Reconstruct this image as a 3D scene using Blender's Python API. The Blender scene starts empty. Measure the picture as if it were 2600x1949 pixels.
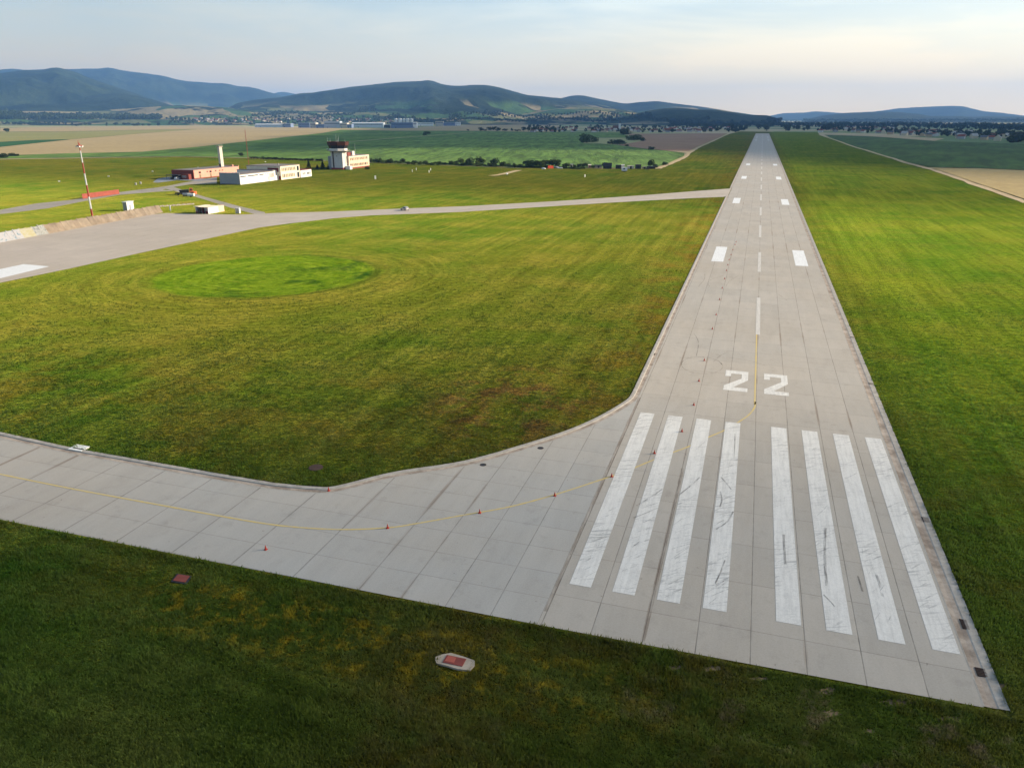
import bpy, bmesh, math, random
import numpy as np
from mathutils import Vector, Matrix

# ------------------------------------------------------------------ camera, sky, sun, exposure
scn = bpy.context.scene
COL = scn.collection
PW, PH, FPX = 2600.0, 1949.0, 1900.0          # photograph size and focal length in its pixels
CAMH = 35.0
PITCH, YAW = math.radians(19.518), math.radians(17.536)
cd = bpy.data.cameras.new('camera'); cam = bpy.data.objects.new('camera', cd); COL.objects.link(cam)
cd.sensor_fit = 'HORIZONTAL'; cd.sensor_width = 36.0; cd.lens = FPX / PW * 36.0
cd.clip_start = 0.5; cd.clip_end = 60000
cam.location = (0, 0, CAMH); cam.rotation_euler = (math.pi / 2 - PITCH, 0, YAW)
scn.camera = cam

SUN_EL, SUN_AZ = math.radians(19), math.radians(60)   # azimuth clockwise from the runway direction (+Y)
SUNDIR = Vector((math.sin(SUN_AZ) * math.cos(SUN_EL), math.cos(SUN_AZ) * math.cos(SUN_EL), math.sin(SUN_EL)))
sl = bpy.data.lights.new('sun', 'SUN'); so = bpy.data.objects.new('sun', sl); COL.objects.link(so)
sl.energy = 5.0; sl.angle = math.radians(0.6); sl.color = (1.0, 0.84, 0.64)
so.rotation_euler = SUNDIR.to_track_quat('Z', 'Y').to_euler(); so.location = (0, 0, 3000)

world = bpy.data.worlds.new('World'); scn.world = world; world.use_nodes = True
wt = world.node_tree; wn = wt.nodes; wl = wt.links
for n in list(wn): wn.remove(n)
def wnode(t, **kw):
    n = wn.new(t)
    for k, v in kw.items(): setattr(n, k, v)
    return n
sky = wnode('ShaderNodeTexSky', sky_type='NISHITA', sun_disc=False)
sky.sun_elevation = SUN_EL; sky.sun_rotation = SUN_AZ
sky.air_density = 1.0; sky.dust_density = 1.2; sky.ozone_density = 1.5; sky.altitude = 200
tc = wnode('ShaderNodeTexCoord')
mp = wnode('ShaderNodeMapping'); mp.inputs['Scale'].default_value = (1.0, 1.0, 6.5)
wl.new(tc.outputs['Generated'], mp.inputs['Vector'])
nz = wnode('ShaderNodeTexNoise'); nz.inputs['Scale'].default_value = 3.2; nz.inputs['Detail'].default_value = 9; nz.inputs['Roughness'].default_value = .58
nz.inputs['Distortion'].default_value = .35
wl.new(mp.outputs[0], nz.inputs['Vector'])
rp = wnode('ShaderNodeValToRGB'); rp.color_ramp.elements[0].position = .46; rp.color_ramp.elements[1].position = .74
rp.color_ramp.elements[0].color = (.0, .0, .0, 1); rp.color_ramp.elements[1].color = (.5, .5, .5, 1)
wl.new(nz.outputs['Fac'], rp.inputs['Fac'])
# thin high overcast, thicker towards the horizon: the sky is veiled by real cirrus, so mix a milky white over the blue
sx = wnode('ShaderNodeSeparateXYZ'); wl.new(tc.outputs['Generated'], sx.inputs[0])
mr = wnode('ShaderNodeValToRGB'); mr.color_ramp.elements[0].position = 0.0; mr.color_ramp.elements[0].color = (.97, .97, .97, 1)
mr.color_ramp.elements[1].position = .55; mr.color_ramp.elements[1].color = (.02, .02, .02, 1)
for _p, _c in ((.05, .88), (.10, .55), (.155, .24), (.28, .10)):
    _e = mr.color_ramp.elements.new(_p); _e.color = (_c, _c, _c, 1)
wl.new(sx.outputs['Z'], mr.inputs['Fac'])
mx = wnode('ShaderNodeMath', operation='MAXIMUM'); wl.new(mr.outputs[0], mx.inputs[0])
ad = wnode('ShaderNodeMath', operation='ADD'); ad.use_clamp = True
wl.new(mr.outputs[0], ad.inputs[0]); wl.new(rp.outputs[0], ad.inputs[1])
# the veil is brighter on the sun's side
dt = wnode('ShaderNodeVectorMath', operation='DOT_PRODUCT'); dt.inputs[1].default_value = SUNDIR
nrm = wnode('ShaderNodeVectorMath', operation='NORMALIZE'); wl.new(tc.outputs['Generated'], nrm.inputs[0]); wl.new(nrm.outputs[0], dt.inputs[0])
mr2 = wnode('ShaderNodeMapRange'); mr2.inputs['From Min'].default_value = -.2; mr2.inputs['From Max'].default_value = .85
mr2.inputs['To Min'].default_value = 4.5; mr2.inputs['To Max'].default_value = 9.8
wl.new(dt.outputs['Value'], mr2.inputs['Value'])
vc = wnode('ShaderNodeVectorMath', operation='SCALE'); vz = wnode('ShaderNodeValToRGB'); vz.color_ramp.elements[0].color = (1.36, .97, .46, 1); vz.color_ramp.elements[1].position = .14; vz.color_ramp.elements[1].color = (.84, .91, .84, 1)
wl.new(sx.outputs['Z'], vz.inputs['Fac']); wl.new(vz.outputs[0], vc.inputs[0])
wl.new(mr2.outputs[0], vc.inputs['Scale'])
mixs = wnode('ShaderNodeMix', data_type='RGBA')
wl.new(ad.outputs[0], mixs.inputs[0]); wl.new(sky.outputs[0], mixs.inputs[6]); wl.new(vc.outputs[0], mixs.inputs[7])
bg = wnode('ShaderNodeBackground'); bg.inputs['Strength'].default_value = 0.10
wl.new(mixs.outputs[2], bg.inputs['Color'])
wo = wnode('ShaderNodeOutputWorld'); wl.new(bg.outputs[0], wo.inputs['Surface'])

vs = scn.view_settings; vs.view_transform = 'Standard'; vs.look = 'None'; vs.gamma = 1; vs.use_curve_mapping = False
vs.exposure = 0.87
scn.render.engine = 'CYCLES'
scn.cycles.max_bounces = 6; scn.cycles.diffuse_bounces = 2; scn.cycles.glossy_bounces = 2; scn.cycles.volume_bounces = 1
scn.cycles.transparent_max_bounces = 8; scn.cycles.use_denoising = True

# ------------------------------------------------------------------ helpers
rnd = random.Random(7); nprng = np.random.default_rng(11)
cp, sp_, cyw, syw = math.cos(PITCH), math.sin(PITCH), math.cos(YAW), math.sin(YAW)
FW = Vector((-syw * cp, cyw * cp, -sp_)); RT = Vector((cyw, syw, 0)); UPV = RT.cross(FW)

def ray(px, py):
    return RT * ((px - PW / 2) / FPX) + UPV * (-(py - PH / 2) / FPX) + FW
def G(px, py, z=0.0):
    """surveyed ground position of a spot measured in the photograph"""
    d = ray(px, py); t = (z - CAMH) / d.z
    return (d.x * t, d.y * t)
def far_pt(px, py, dist):
    d = ray(px, py); s = dist / math.hypot(d.x, d.y)
    return Vector((d.x * s, d.y * s, CAMH + d.z * s))

def lin(r, g, b):
    f = lambda c: (c / 255 / 12.92) if c / 255 <= .04045 else ((c / 255 + .055) / 1.055) ** 2.4
    return (f(r), f(g), f(b), 1.0)

class NT:
    def __init__(s, name):
        s.m = bpy.data.materials.new(name); s.m.use_nodes = True
        s.t = s.m.node_tree; s.t.nodes.clear()
        s.out = s.t.nodes.new('ShaderNodeOutputMaterial')
        s.b = s.t.nodes.new('ShaderNodeBsdfPrincipled'); s.t.links.new(s.b.outputs[0], s.out.inputs['Surface'])
        s.b.inputs['Roughness'].default_value = .85
        s.b.inputs['Specular IOR Level'].default_value = .25
        s._tc = None
    def put(s, sock, v):
        if v is None: return
        if hasattr(v, 'is_output'): s.t.links.new(v, sock)
        else:
            try: sock.default_value = v
            except Exception: sock.default_value = (v, v, v, 1) if len(sock.default_value) == 4 else (v, v, v)
    def new(s, t, **kw):
        n = s.t.nodes.new(t)
        for k, v in kw.items(): setattr(n, k, v)
        return n
    def obj(s):
        if s._tc is None: s._tc = s.new('ShaderNodeTexCoord')
        return s._tc.outputs['Object']
    def map(s, scale=(1, 1, 1), rot=0.0, loc=(0, 0, 0), vec=None):
        if rot:                                       # turn first, then stretch
            r = s.new('ShaderNodeMapping'); s.put(r.inputs[0], vec or s.obj()); r.inputs['Rotation'].default_value = (0, 0, rot); vec = r.outputs[0]
        n = s.new('ShaderNodeMapping'); s.put(n.inputs[0], vec or s.obj())
        n.inputs['Scale'].default_value = scale; n.inputs['Location'].default_value = loc
        return n.outputs[0]
    def noise(s, scale=1.0, detail=4.0, rough=.55, vec=None, dist=0.0):
        n = s.new('ShaderNodeTexNoise'); s.put(n.inputs['Vector'], vec or s.obj())
        n.inputs['Scale'].default_value = scale; n.inputs['Detail'].default_value = detail; n.inputs['Roughness'].default_value = rough
        n.inputs['Distortion'].default_value = dist
        return n.outputs['Fac']
    def vor(s, scale=1.0, vec=None, feature='F1', out='Color'):
        n = s.new('ShaderNodeTexVoronoi', feature=feature); s.put(n.inputs['Vector'], vec or s.obj()); n.inputs['Scale'].default_value = scale
        return n.outputs[out]
    def ramp(s, fac, stops, interp='LINEAR'):
        n = s.new('ShaderNodeValToRGB'); s.put(n.inputs[0], fac); cr = n.color_ramp; cr.interpolation = interp
        while len(cr.elements) < len(stops): cr.elements.new(.5)
        for e, (p, c) in zip(cr.elements, stops):
            e.position = p; e.color = c if hasattr(c, '__len__') else (c, c, c, 1)
        return n.outputs[0]
    def mix(s, fac, a, b, blend='MIX'):
        n = s.new('ShaderNodeMix', data_type='RGBA', blend_type=blend)
        s.put(n.inputs[0], fac); s.put(n.inputs[6], a); s.put(n.inputs[7], b)
        return n.outputs[2]
    def math(s, op, a, b=None, c=None, clamp=False):
        n = s.new('ShaderNodeMath', operation=op); n.use_clamp = clamp
        s.put(n.inputs[0], a); s.put(n.inputs[1], b); s.put(n.inputs[2], c)
        return n.outputs[0]
    def xyz(s, vec=None):
        n = s.new('ShaderNodeSeparateXYZ'); s.put(n.inputs[0], vec or s.obj()); return n.outputs
    def step(s, v, a, b):
        n = s.new('ShaderNodeMapRange', interpolation_type='SMOOTHSTEP'); s.put(n.inputs[0], v)
        n.inputs[1].default_value = a; n.inputs[2].default_value = b
        return n.outputs[0]
    def bump(s, h, strength=.5, dist=.1):
        n = s.new('ShaderNodeBump'); s.put(n.inputs['Height'], h); n.inputs['Strength'].default_value = strength; n.inputs['Distance'].default_value = dist
        s.t.links.new(n.outputs[0], s.b.inputs['Normal'])
    def rand(s):
        return s.new('ShaderNodeObjectInfo').outputs['Random']
    def done(s, col, rough=None, metal=None):
        s.put(s.b.inputs['Base Color'], col)
        if rough is not None: s.put(s.b.inputs['Roughness'], rough)
        if metal is not None: s.put(s.b.inputs['Metallic'], metal)
        return s.m

def weathered(name, c, var=.18, scale=.6, rough=.75, metal=0.0, dirt=None, rust=0.0):
    """painted or plastered surface with uneven weathering"""
    k = NT(name)
    n = k.noise(scale, 6, .65); f = k.noise(scale * 9, 3, .6)
    a = [x * (1 - var) for x in c[:3]] + [1]; b = [min(1, x * (1 + var * .6)) for x in c[:3]] + [1]
    col = k.mix(k.ramp(n, [(.3, 0.0), (.7, 1.0)]), a, b)
    col = k.mix(k.math('MULTIPLY', k.ramp(f, [(.55, 0.0), (.8, 1.0)]), .35), col, dirt or [x * .45 for x in c[:3]] + [1])
    if rust: col = k.mix(k.math('MULTIPLY', k.ramp(k.noise(scale * 4, 5, .7), [(.5, 0.0), (.62, 1.0)]), rust), col, (.12, .045, .02, 1))
    return k.done(col, rough, metal)

def mesh_obj(name, verts, faces, m=None, parent=None, smooth=False, mats=None, midx=None):
    me = bpy.data.meshes.new(name); me.from_pydata([tuple(v) for v in verts], [], [tuple(f) for f in faces]); me.update()
    for x in (mats or ([m] if m else [])): me.materials.append(x)
    if midx is not None: me.polygons.foreach_set('material_index', midx)
    if smooth: me.polygons.foreach_set('use_smooth', [True] * len(me.polygons))
    o = bpy.data.objects.new(name, me); COL.objects.link(o)
    if parent: o.parent = parent
    return o

def tag(o, label, cat, group=None, kind=None):
    o['label'] = label
    if cat: o['category'] = cat
    if group: o['group'] = group
    if kind: o['kind'] = kind
    return o
def struct(o, label=None, kind='structure'):
    o['kind'] = kind
    if label: o['label'] = label
    return o
def empty(name, loc, label=None, cat=None, group=None, rz=0.0):
    o = bpy.data.objects.new(name, None); COL.objects.link(o); o.location = loc; o.rotation_euler = (0, 0, rz); o.empty_display_size = .3
    if label: tag(o, label, cat, group)
    return o
def copy_tree(o, parent=None):
    c = o.copy(); COL.objects.link(c)
    if parent: c.parent = parent
    for ch in [x for x in o.children]: copy_tree(ch, c)
    return c

class MB:
    """collects boxes, tubes and plates into one mesh per part"""
    def __init__(s): s.v = []; s.f = []; s.mi = []; s.cur = 0
    def add(s, vs_, fs):
        b = len(s.v); s.v += [tuple(v) for v in vs_]; s.f += [tuple(i + b for i in f) for f in fs]; s.mi += [s.cur] * len(fs); return s
    def box(s, x0, x1, y0, y1, z0, z1):
        return s.add([(x0, y0, z0), (x1, y0, z0), (x1, y1, z0), (x0, y1, z0), (x0, y0, z1), (x1, y0, z1), (x1, y1, z1), (x0, y1, z1)],
                     [(0, 3, 2, 1), (4, 5, 6, 7), (0, 1, 5, 4), (1, 2, 6, 5), (2, 3, 7, 6), (3, 0, 4, 7)])
    def frustum(s, b0, b1, z0, z1):
        (ax0, ax1, ay0, ay1), (bx0, bx1, by0, by1) = b0, b1
        return s.add([(ax0, ay0, z0), (ax1, ay0, z0), (ax1, ay1, z0), (ax0, ay1, z0), (bx0, by0, z1), (bx1, by0, z1), (bx1, by1, z1), (bx0, by1, z1)],
                     [(0, 3, 2, 1), (4, 5, 6, 7), (0, 1, 5, 4), (1, 2, 6, 5), (2, 3, 7, 6), (3, 0, 4, 7)])
    def tube(s, p, q, r0, r1=None, n=8):
        r1 = r0 if r1 is None else r1
        p, q = Vector(p), Vector(q); d = (q - p).normalized(); a = d.orthogonal().normalized(); b = d.cross(a)
        vs_ = []
        for c, r in ((p, r0), (q, r1)):
            for i in range(n):
                t = 2 * math.pi * i / n; vs_.append(c + a * (math.cos(t) * r) + b * (math.sin(t) * r))
        fs = [(i, (i + 1) % n, n + (i + 1) % n, n + i) for i in range(n)] + [tuple(range(n - 1, -1, -1)), tuple(range(n, 2 * n))]
        return s.add(vs_, fs)
    def lathe(s, prof, c=(0, 0, 0), n=14):
        vs_ = []; 
        for r, z in prof:
            for i in range(n):
                t = 2 * math.pi * i / n; vs_.append((c[0] + r * math.cos(t), c[1] + r * math.sin(t), c[2] + z))
        fs = []
        for j in range(len(prof) - 1):
            for i in range(n): fs.append((j * n + i, j * n + (i + 1) % n, (j + 1) * n + (i + 1) % n, (j + 1) * n + i))
        fs += [tuple(range(n - 1, -1, -1)), tuple(range((len(prof) - 1) * n, len(prof) * n))]
        return s.add(vs_, fs)
    def build(s, name, m, parent=None, smooth=False):
        ms = m if isinstance(m, (list, tuple)) else [m]
        return mesh_obj(name, s.v, s.f, None, parent, smooth, ms, s.mi)

def fbm(x, y, oct=5, seed=0, gain=.5):
    tot = np.zeros_like(x, float); amp = 1.0; fr = 1.0; norm = 0
    for o in range(oct):
        xi = np.floor(x * fr).astype(np.int64); yi = np.floor(y * fr).astype(np.int64); xf = x * fr - xi; yf = y * fr - yi
        def h(a, b):
            n = (a * 374761393 + b * 668265263 + (seed + o) * 1442695041) & 0x7fffffff
            n = ((n ^ (n >> 13)) * 1274126177) & 0x7fffffff
            return ((n ^ (n >> 16)) & 0xffff) / 65535.0
        u = xf * xf * (3 - 2 * xf); v = yf * yf * (3 - 2 * yf)
        tot += amp * ((h(xi, yi) * (1 - u) + h(xi + 1, yi) * u) * (1 - v) + (h(xi, yi + 1) * (1 - u) + h(xi + 1, yi + 1) * u) * v)
        norm += amp; amp *= gain; fr *= 2
    return tot / norm

def sheet(name, pts, z, m, label=None, parent=None):
    """flat ground-level sheet from an outline given as ground positions"""
    bm = bmesh.new(); vs_ = [bm.verts.new((p[0], p[1], z)) for p in pts]
    f = bm.faces.new(vs_); f.normal_update()
    if f.normal.z < 0: f.normal_flip()
    bmesh.ops.triangulate(bm, faces=bm.faces[:])
    me = bpy.data.meshes.new(name); bm.to_mesh(me); bm.free(); me.materials.append(m)
    o = bpy.data.objects.new(name, me); COL.objects.link(o)
    if parent: o.parent = parent
    else: struct(o, label)
    return o
def gp(pts): return [G(*p) for p in pts]
def smooth_line(pts, n=8):
    """Catmull-Rom through 2-D points"""
    P = [np.array(p, float) for p in pts]; P = [2 * P[0] - P[1]] + P + [2 * P[-1] - P[-2]]; out = []
    for i in range(1, len(P) - 2):
        for k in range(n):
            t = k / n; a, b, c, d = P[i - 1:i + 3]
            out.append(.5 * ((2 * b) + (c - a) * t + (2 * a - 5 * b + 4 * c - d) * t * t + (3 * b - a - 3 * c + d) * t ** 3))
    out.append(P[-2]); return out
def offset_line(pts, d):
    P = [np.array(p, float) for p in pts]; out = []
    for i, p in enumerate(P):
        a = P[max(0, i - 1)]; b = P[min(len(P) - 1, i + 1)]; t = (b - a) / (np.linalg.norm(b - a) + 1e-9)
        out.append(p + np.array((-t[1], t[0])) * d)
    return out
def ribbon(name, pts, w, z, m, parent=None, label=None, jitter=0.0):
    L = offset_line(pts, w / 2); R = offset_line(pts, -w / 2); n = len(pts)
    if jitter:
        L = [p + nprng.normal(0, jitter, 2) for p in L]; R = [p + nprng.normal(0, jitter, 2) for p in R]
    vs_ = [(p[0], p[1], z) for p in L] + [(p[0], p[1], z) for p in R]
    o = mesh_obj(name, vs_, [(n + i, n + i + 1, i + 1, i) for i in range(n - 1)], m, parent)
    if not parent: struct(o, label)
    return o
def profile_run(name, pts, prof, mats, mi, parent=None):
    """sweeps a cross-section (offset to the left of travel, height) along a line"""
    n = len(pts); rows = [offset_line(pts, o) for o, _ in prof]; vs_ = []
    for r, (_, z) in zip(rows, prof): vs_ += [(p[0], p[1], z) for p in r]
    fs = []; idx = []
    for j in range(len(prof) - 1):
        for i in range(n - 1):
            fs.append((j * n + i, j * n + i + 1, (j + 1) * n + i + 1, (j + 1) * n + i)); idx.append(mi[j])
    return mesh_obj(name, vs_, fs, None, parent, False, mats, idx)

# ------------------------------------------------------------------ ground materials
CX, SLAB = 2.9, 3.67                                   # runway centre line, slab width
def grass_material(blade=False):
    k = NT('grass_blades' if blade else 'airfield_grass'); P = k.xyz()
    big = k.noise(.011, 5, .6); mid = k.noise(.07, 5, .62); fine = k.noise(2.6, 6, .72); clump = k.noise(.7, 5, .68)
    # mowing lines run along the runway, and in rings round the old circular bed
    streak = k.noise(1.0, 5, .65, vec=k.map((.42, .016, 1)))
    dx = k.math('SUBTRACT', P[0], -109.3); dy = k.math('SUBTRACT', P[1], 151.5)
    rad = k.math('SQRT', k.math('ADD', k.math('MULTIPLY', dx, dx), k.math('MULTIPLY', dy, dy)))
    wob = k.math('MULTIPLY_ADD', k.noise(.12, 4, .6), 5.0, -2.5)
    ringc = k.new('ShaderNodeCombineXYZ'); k.put(ringc.inputs[0], k.math('MULTIPLY', rad, .55)); k.put(ringc.inputs[1], k.math('MULTIPLY', k.math('ARCTAN2', dy, dx), 2.2))
    ring = k.noise(1.0, 4, .6, vec=ringc.outputs[0])
    inring = k.math('SUBTRACT', 1.0, k.step(rad, 36, 70))
    streak = k.mix(inring, streak, ring)
    front = k.math('SUBTRACT', 1.0, k.step(P[1], 41, 47)); streak = k.mix(front, streak, k.noise(1.0, 5, .65, vec=k.map((.035, .42, 1), rot=.10)))
    olive = lin(112, 124, 42); green = lin(82, 118, 34); straw = lin(142, 142, 62); lush = lin(74, 122, 22); brown = lin(116, 98, 54)
    c = k.mix(k.ramp(big, [(.38, 0.0), (.62, 1.0)]), olive, green)
    c = k.mix(k.math('MULTIPLY', k.ramp(mid, [(.42, 0.0), (.66, 1.0)]), .55), c, straw)
    # the strip to the east of the runway is greener
    east = k.step(k.math('MULTIPLY_ADD', mid, 10.0, P[0]), 20, 34)
    eg = k.mix(k.ramp(k.noise(.03, 4, .6), [(.35, 0.0), (.65, 1.0)]), lin(96, 140, 34), lin(138, 160, 48))
    eg = k.mix(k.math('MULTIPLY', k.ramp(mid, [(.48, 0.0), (.7, 1.0)]), .35), eg, straw)
    c = k.mix(k.math('MULTIPLY', east, .85), c, eg)
    # lush circular bed
    circ = k.math('SUBTRACT', 1.0, k.step(k.math('ADD', rad, k.math('MULTIPLY', wob, .6)), 24.0, 26.3))
    lu = k.mix(k.ramp(k.noise(.16, 5, .65), [(.35, 0.0), (.62, 1.0)]), lin(80, 120, 26), lin(108, 142, 34))
    lu = k.mix(k.math('MULTIPLY', k.ramp(k.noise(.09, 5, .6), [(.5, 0.0), (.6, 1.0)]), k.step(P[0], -118, -92)), lu, lin(40, 84, 30))
    c = k.mix(k.math('MULTIPLY', circ, .95), c, lu)
    # dry patches beside the concrete
    west = k.math('MULTIPLY', k.step(P[0], -30, -15), k.math('SUBTRACT', 1.0, k.math('MULTIPLY', k.step(P[0], 12, 20), .65)))
    west = k.math('MULTIPLY', west, k.math('SUBTRACT', 1.0, k.step(P[0], 22, 30)))
    south = k.math('MULTIPLY', k.step(P[1], 30, 44), k.math('SUBTRACT', 1.0, k.step(P[1], 72, 120)))
    near = k.math('MAXIMUM', k.math('MULTIPLY', west, .9), k.math('MULTIPLY', south, .55))
    dry = k.math('MULTIPLY', k.ramp(k.noise(.09, 6, .7), [(.47, 0.0), (.6, 1.0)]), near)
    c = k.mix(k.math('MULTIPLY', dry, .75), c, k.mix(k.ramp(clump, [(.4, 0.0), (.6, 1.0)]), lin(140, 120, 40), brown))
    bx = k.math('DIVIDE', k.math('SUBTRACT', P[0], -27.0), 13.0); by = k.math('DIVIDE', k.math('SUBTRACT', P[1], 88.0), 17.0)
    bd = k.math('ADD', k.math('MULTIPLY', bx, bx), k.math('MULTIPLY', by, by))
    scorch = k.math('MULTIPLY', k.math('SUBTRACT', 1.0, k.step(bd, .25, 1.1)), k.ramp(k.noise(.17, 6, .72), [(.47, 0.0), (.58, 1.0)]))
    c = k.mix(k.math('MULTIPLY', scorch, .8), c, k.mix(k.ramp(fine, [(.4, 0.0), (.6, 1.0)]), lin(150, 122, 70), lin(112, 84, 52)))
    edge = k.math('MULTIPLY', k.math('SUBTRACT', 1.0, k.step(k.math('ABSOLUTE', k.math('SUBTRACT', P[1], 40.0)), 1.5, 5.5)), k.ramp(k.noise(.35, 6, .7), [(.55, 0.0), (.66, 1.0)]))
    edge = k.math('MULTIPLY', edge, k.step(P[0], -12, 4))
    c = k.mix(k.math('MULTIPLY', edge, .8), c, lin(150, 128, 88))
    fl = k.math('MULTIPLY', k.math('MULTIPLY', k.step(P[0], -46, -36), k.math('SUBTRACT', 1.0, k.step(P[0], -14, 4))), k.math('SUBTRACT', 1.0, k.step(k.math('ABSOLUTE', k.math('SUBTRACT', P[1], 38.5)), 1.0, 5.0)))
    c = k.mix(k.math('MULTIPLY', k.math('MULTIPLY', fl, k.ramp(k.noise(.55, 6, .75), [(.50, 0.0), (.60, 1.0)])), .85), c, lin(196, 168, 44))
    rim = k.math('SUBTRACT', 1.0, k.step(k.math('ABSOLUTE', k.math('SUBTRACT', k.math('ADD', rad, k.math('MULTIPLY', wob, .2)), 26.2)), .3, 1.1))
    c = k.mix(k.math('MULTIPLY', k.math('MULTIPLY', rim, k.step(P[0], -128, -98)), .5), c, lin(58, 84, 28))
    rim2 = k.math('SUBTRACT', 1.0, k.step(k.math('ABSOLUTE', k.math('SUBTRACT', rad, 28.6)), .3, 1.2)); c = k.mix(k.math('MULTIPLY', rim2, .2), c, straw)
    # worn line of tracks
    c = k.mix(k.math('MULTIPLY', k.ramp(streak, [(.5, 0.0), (.75, 1.0)]), .5), c, k.mix(.5, c, lin(140, 134, 66)))
    lines = k.ramp(k.noise(1.0, 3, .6, vec=k.map((1.25, .022, 1))), [(.58, 0.0), (.66, 1.0)])
    c = k.mix(k.math('MULTIPLY', lines, k.math('MULTIPLY_ADD', east, .3, .12)), c, k.mix(.5, c, lin(40, 64, 22)))
    val = k.math('MULTIPLY_ADD', fine, 1.1, .45); val2 = k.math('MULTIPLY_ADD', streak, 1.3, .35); val3 = k.math('MULTIPLY_ADD', clump, 1.5, .25)
    v = k.math('MULTIPLY', k.math('MULTIPLY', val, val2), val3)
    cv = k.new('ShaderNodeVectorMath', operation='SCALE'); k.put(cv.inputs[0], c); k.put(cv.inputs['Scale'], k.math('MULTIPLY', v, .10))
    h = k.math('ADD', k.math('MULTIPLY', fine, .35), k.math('ADD', k.math('MULTIPLY', clump, .9), k.math('MULTIPLY', streak, .5)))
    if not blade: k.bump(h, .9, .55)
    k.b.inputs['Specular IOR Level'].default_value = 0.0
    if blade:
        bs = k.new('ShaderNodeVectorMath', operation='SCALE'); k.put(bs.inputs[0], k.mix(1.0, c, (1.02, 1.10, 1.45, 1), 'MULTIPLY')); k.put(bs.inputs['Scale'], k.math('MULTIPLY', v, .70))
        tl = k.new('ShaderNodeBsdfTranslucent'); k.put(tl.inputs[0], bs.outputs[0]); ms = k.new('ShaderNodeMixShader'); ms.inputs[0].default_value = .45
        k.t.links.new(k.b.outputs[0], ms.inputs[1]); k.t.links.new(tl.outputs[0], ms.inputs[2]); k.t.links.new(ms.outputs[0], k.out.inputs['Surface'])
        return k.done(bs.outputs[0], .9)
    # upright blades glow at grazing angles
    k.put(k.b.inputs['Sheen Weight'], k.math('MULTIPLY_ADD', k.step(P[1], 250, 430), -.34, .53)); k.b.inputs['Sheen Roughness'].default_value = .36
    st_ = k.new('ShaderNodeVectorMath', operation='SCALE'); k.put(st_.inputs[0], k.mix(1.0, c, (1.16, .98, .78, 1), 'MULTIPLY')); k.put(st_.inputs['Scale'], k.math('MULTIPLY', v, 3.6)); k.put(k.b.inputs['Sheen Tint'], st_.outputs[0])
    return k.done(cv.outputs[0], .95)

def joint_mask(k, u, spacing, half, soft=.02, jitter=None):
    """1 on a joint line every `spacing` along u"""
    f = k.math('FRACT', k.math('DIVIDE', u, spacing)); d = k.math('MULTIPLY', k.math('SUBTRACT', .5, k.math('ABSOLUTE', k.math('SUBTRACT', f, .5))), spacing)
    if jitter is not None: d = k.math('SUBTRACT', d, jitter)
    return k.math('SUBTRACT', 1.0, k.step(d, half, half + soft))

def concrete(name, u, v, su, sv, k, base, alt, joint=.55, rubber=True, grain=1.0):
    cell = k.new('ShaderNodeCombineXYZ'); k.put(cell.inputs[0], k.math('FLOOR', k.math('DIVIDE', u, su))); k.put(cell.inputs[1], k.math('FLOOR', k.math('DIVIDE', v, sv)))
    wnz = k.new('ShaderNodeTexWhiteNoise', noise_dimensions='2D'); k.put(wnz.inputs['Vector'], cell.outputs[0])
    c = k.mix(wnz.outputs['Value'], base, alt)
    big = k.noise(.035, 5, .6); c = k.mix(k.ramp(big, [(.35, 0.0), (.7, .55)]), c, lin(172, 160, 142))
    st = k.noise(1.0, 5, .68, vec=k.map((.55, .10, 1))); fine = k.noise(7.0, 4, .65); blot = k.noise(.45, 6, .7)
    v1 = k.math('MULTIPLY', k.math('MULTIPLY_ADD', st, .30, .85), k.math('MULTIPLY_ADD', fine, .30 * grain, 1 - .15 * grain))
    v1 = k.math('MULTIPLY', v1, k.math('SUBTRACT', 1.0, k.math('MULTIPLY', k.ramp(blot, [(.55, 0.0), (.8, 1.0)]), .2)))
    pit = k.noise(1.9, 2, .5); v1 = k.math('MULTIPLY', v1, k.math('SUBTRACT', 1.0, k.math('MULTIPLY', k.ramp(pit, [(.745, 0.0), (.77, 1.0)]), .35)))
    jn = k.math('MULTIPLY_ADD', k.noise(1.3, 3, .6), .05, -.025)
    jm = k.math('MAXIMUM', joint_mask(k, u, su, .022, .03, jn), k.math('MULTIPLY', joint_mask(k, v, sv, .016, .03, jn), .8))
    worn = k.math('MULTIPLY_ADD', k.ramp(k.noise(.35, 3, .6), [(.3, 0.0), (.7, 1.0)]), .6, .4)
    v1 = k.math('MULTIPLY', v1, k.math('SUBTRACT', 1.0, k.math('MULTIPLY', k.math('MULTIPLY', jm, worn), joint)))
    cv = k.new('ShaderNodeVectorMath', operation='SCALE'); k.put(cv.inputs[0], c); k.put(cv.inputs['Scale'], v1)
    # joints filled with earth here and there
    soil = k.math('MULTIPLY', k.math('MULTIPLY', joint_mask(k, u, su, .10, .08), k.ramp(k.noise(.06, 3, .5), [(.56, 0.0), (.66, 1.0)])), .45)
    out = k.mix(soil, cv.outputs[0], lin(120, 98, 78))
    k.bump(k.math('ADD', k.math('MULTIPLY', fine, .3), k.math('MULTIPLY', jm, -1.0)), .25, .03)
    return k.done(out, .9)

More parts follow.
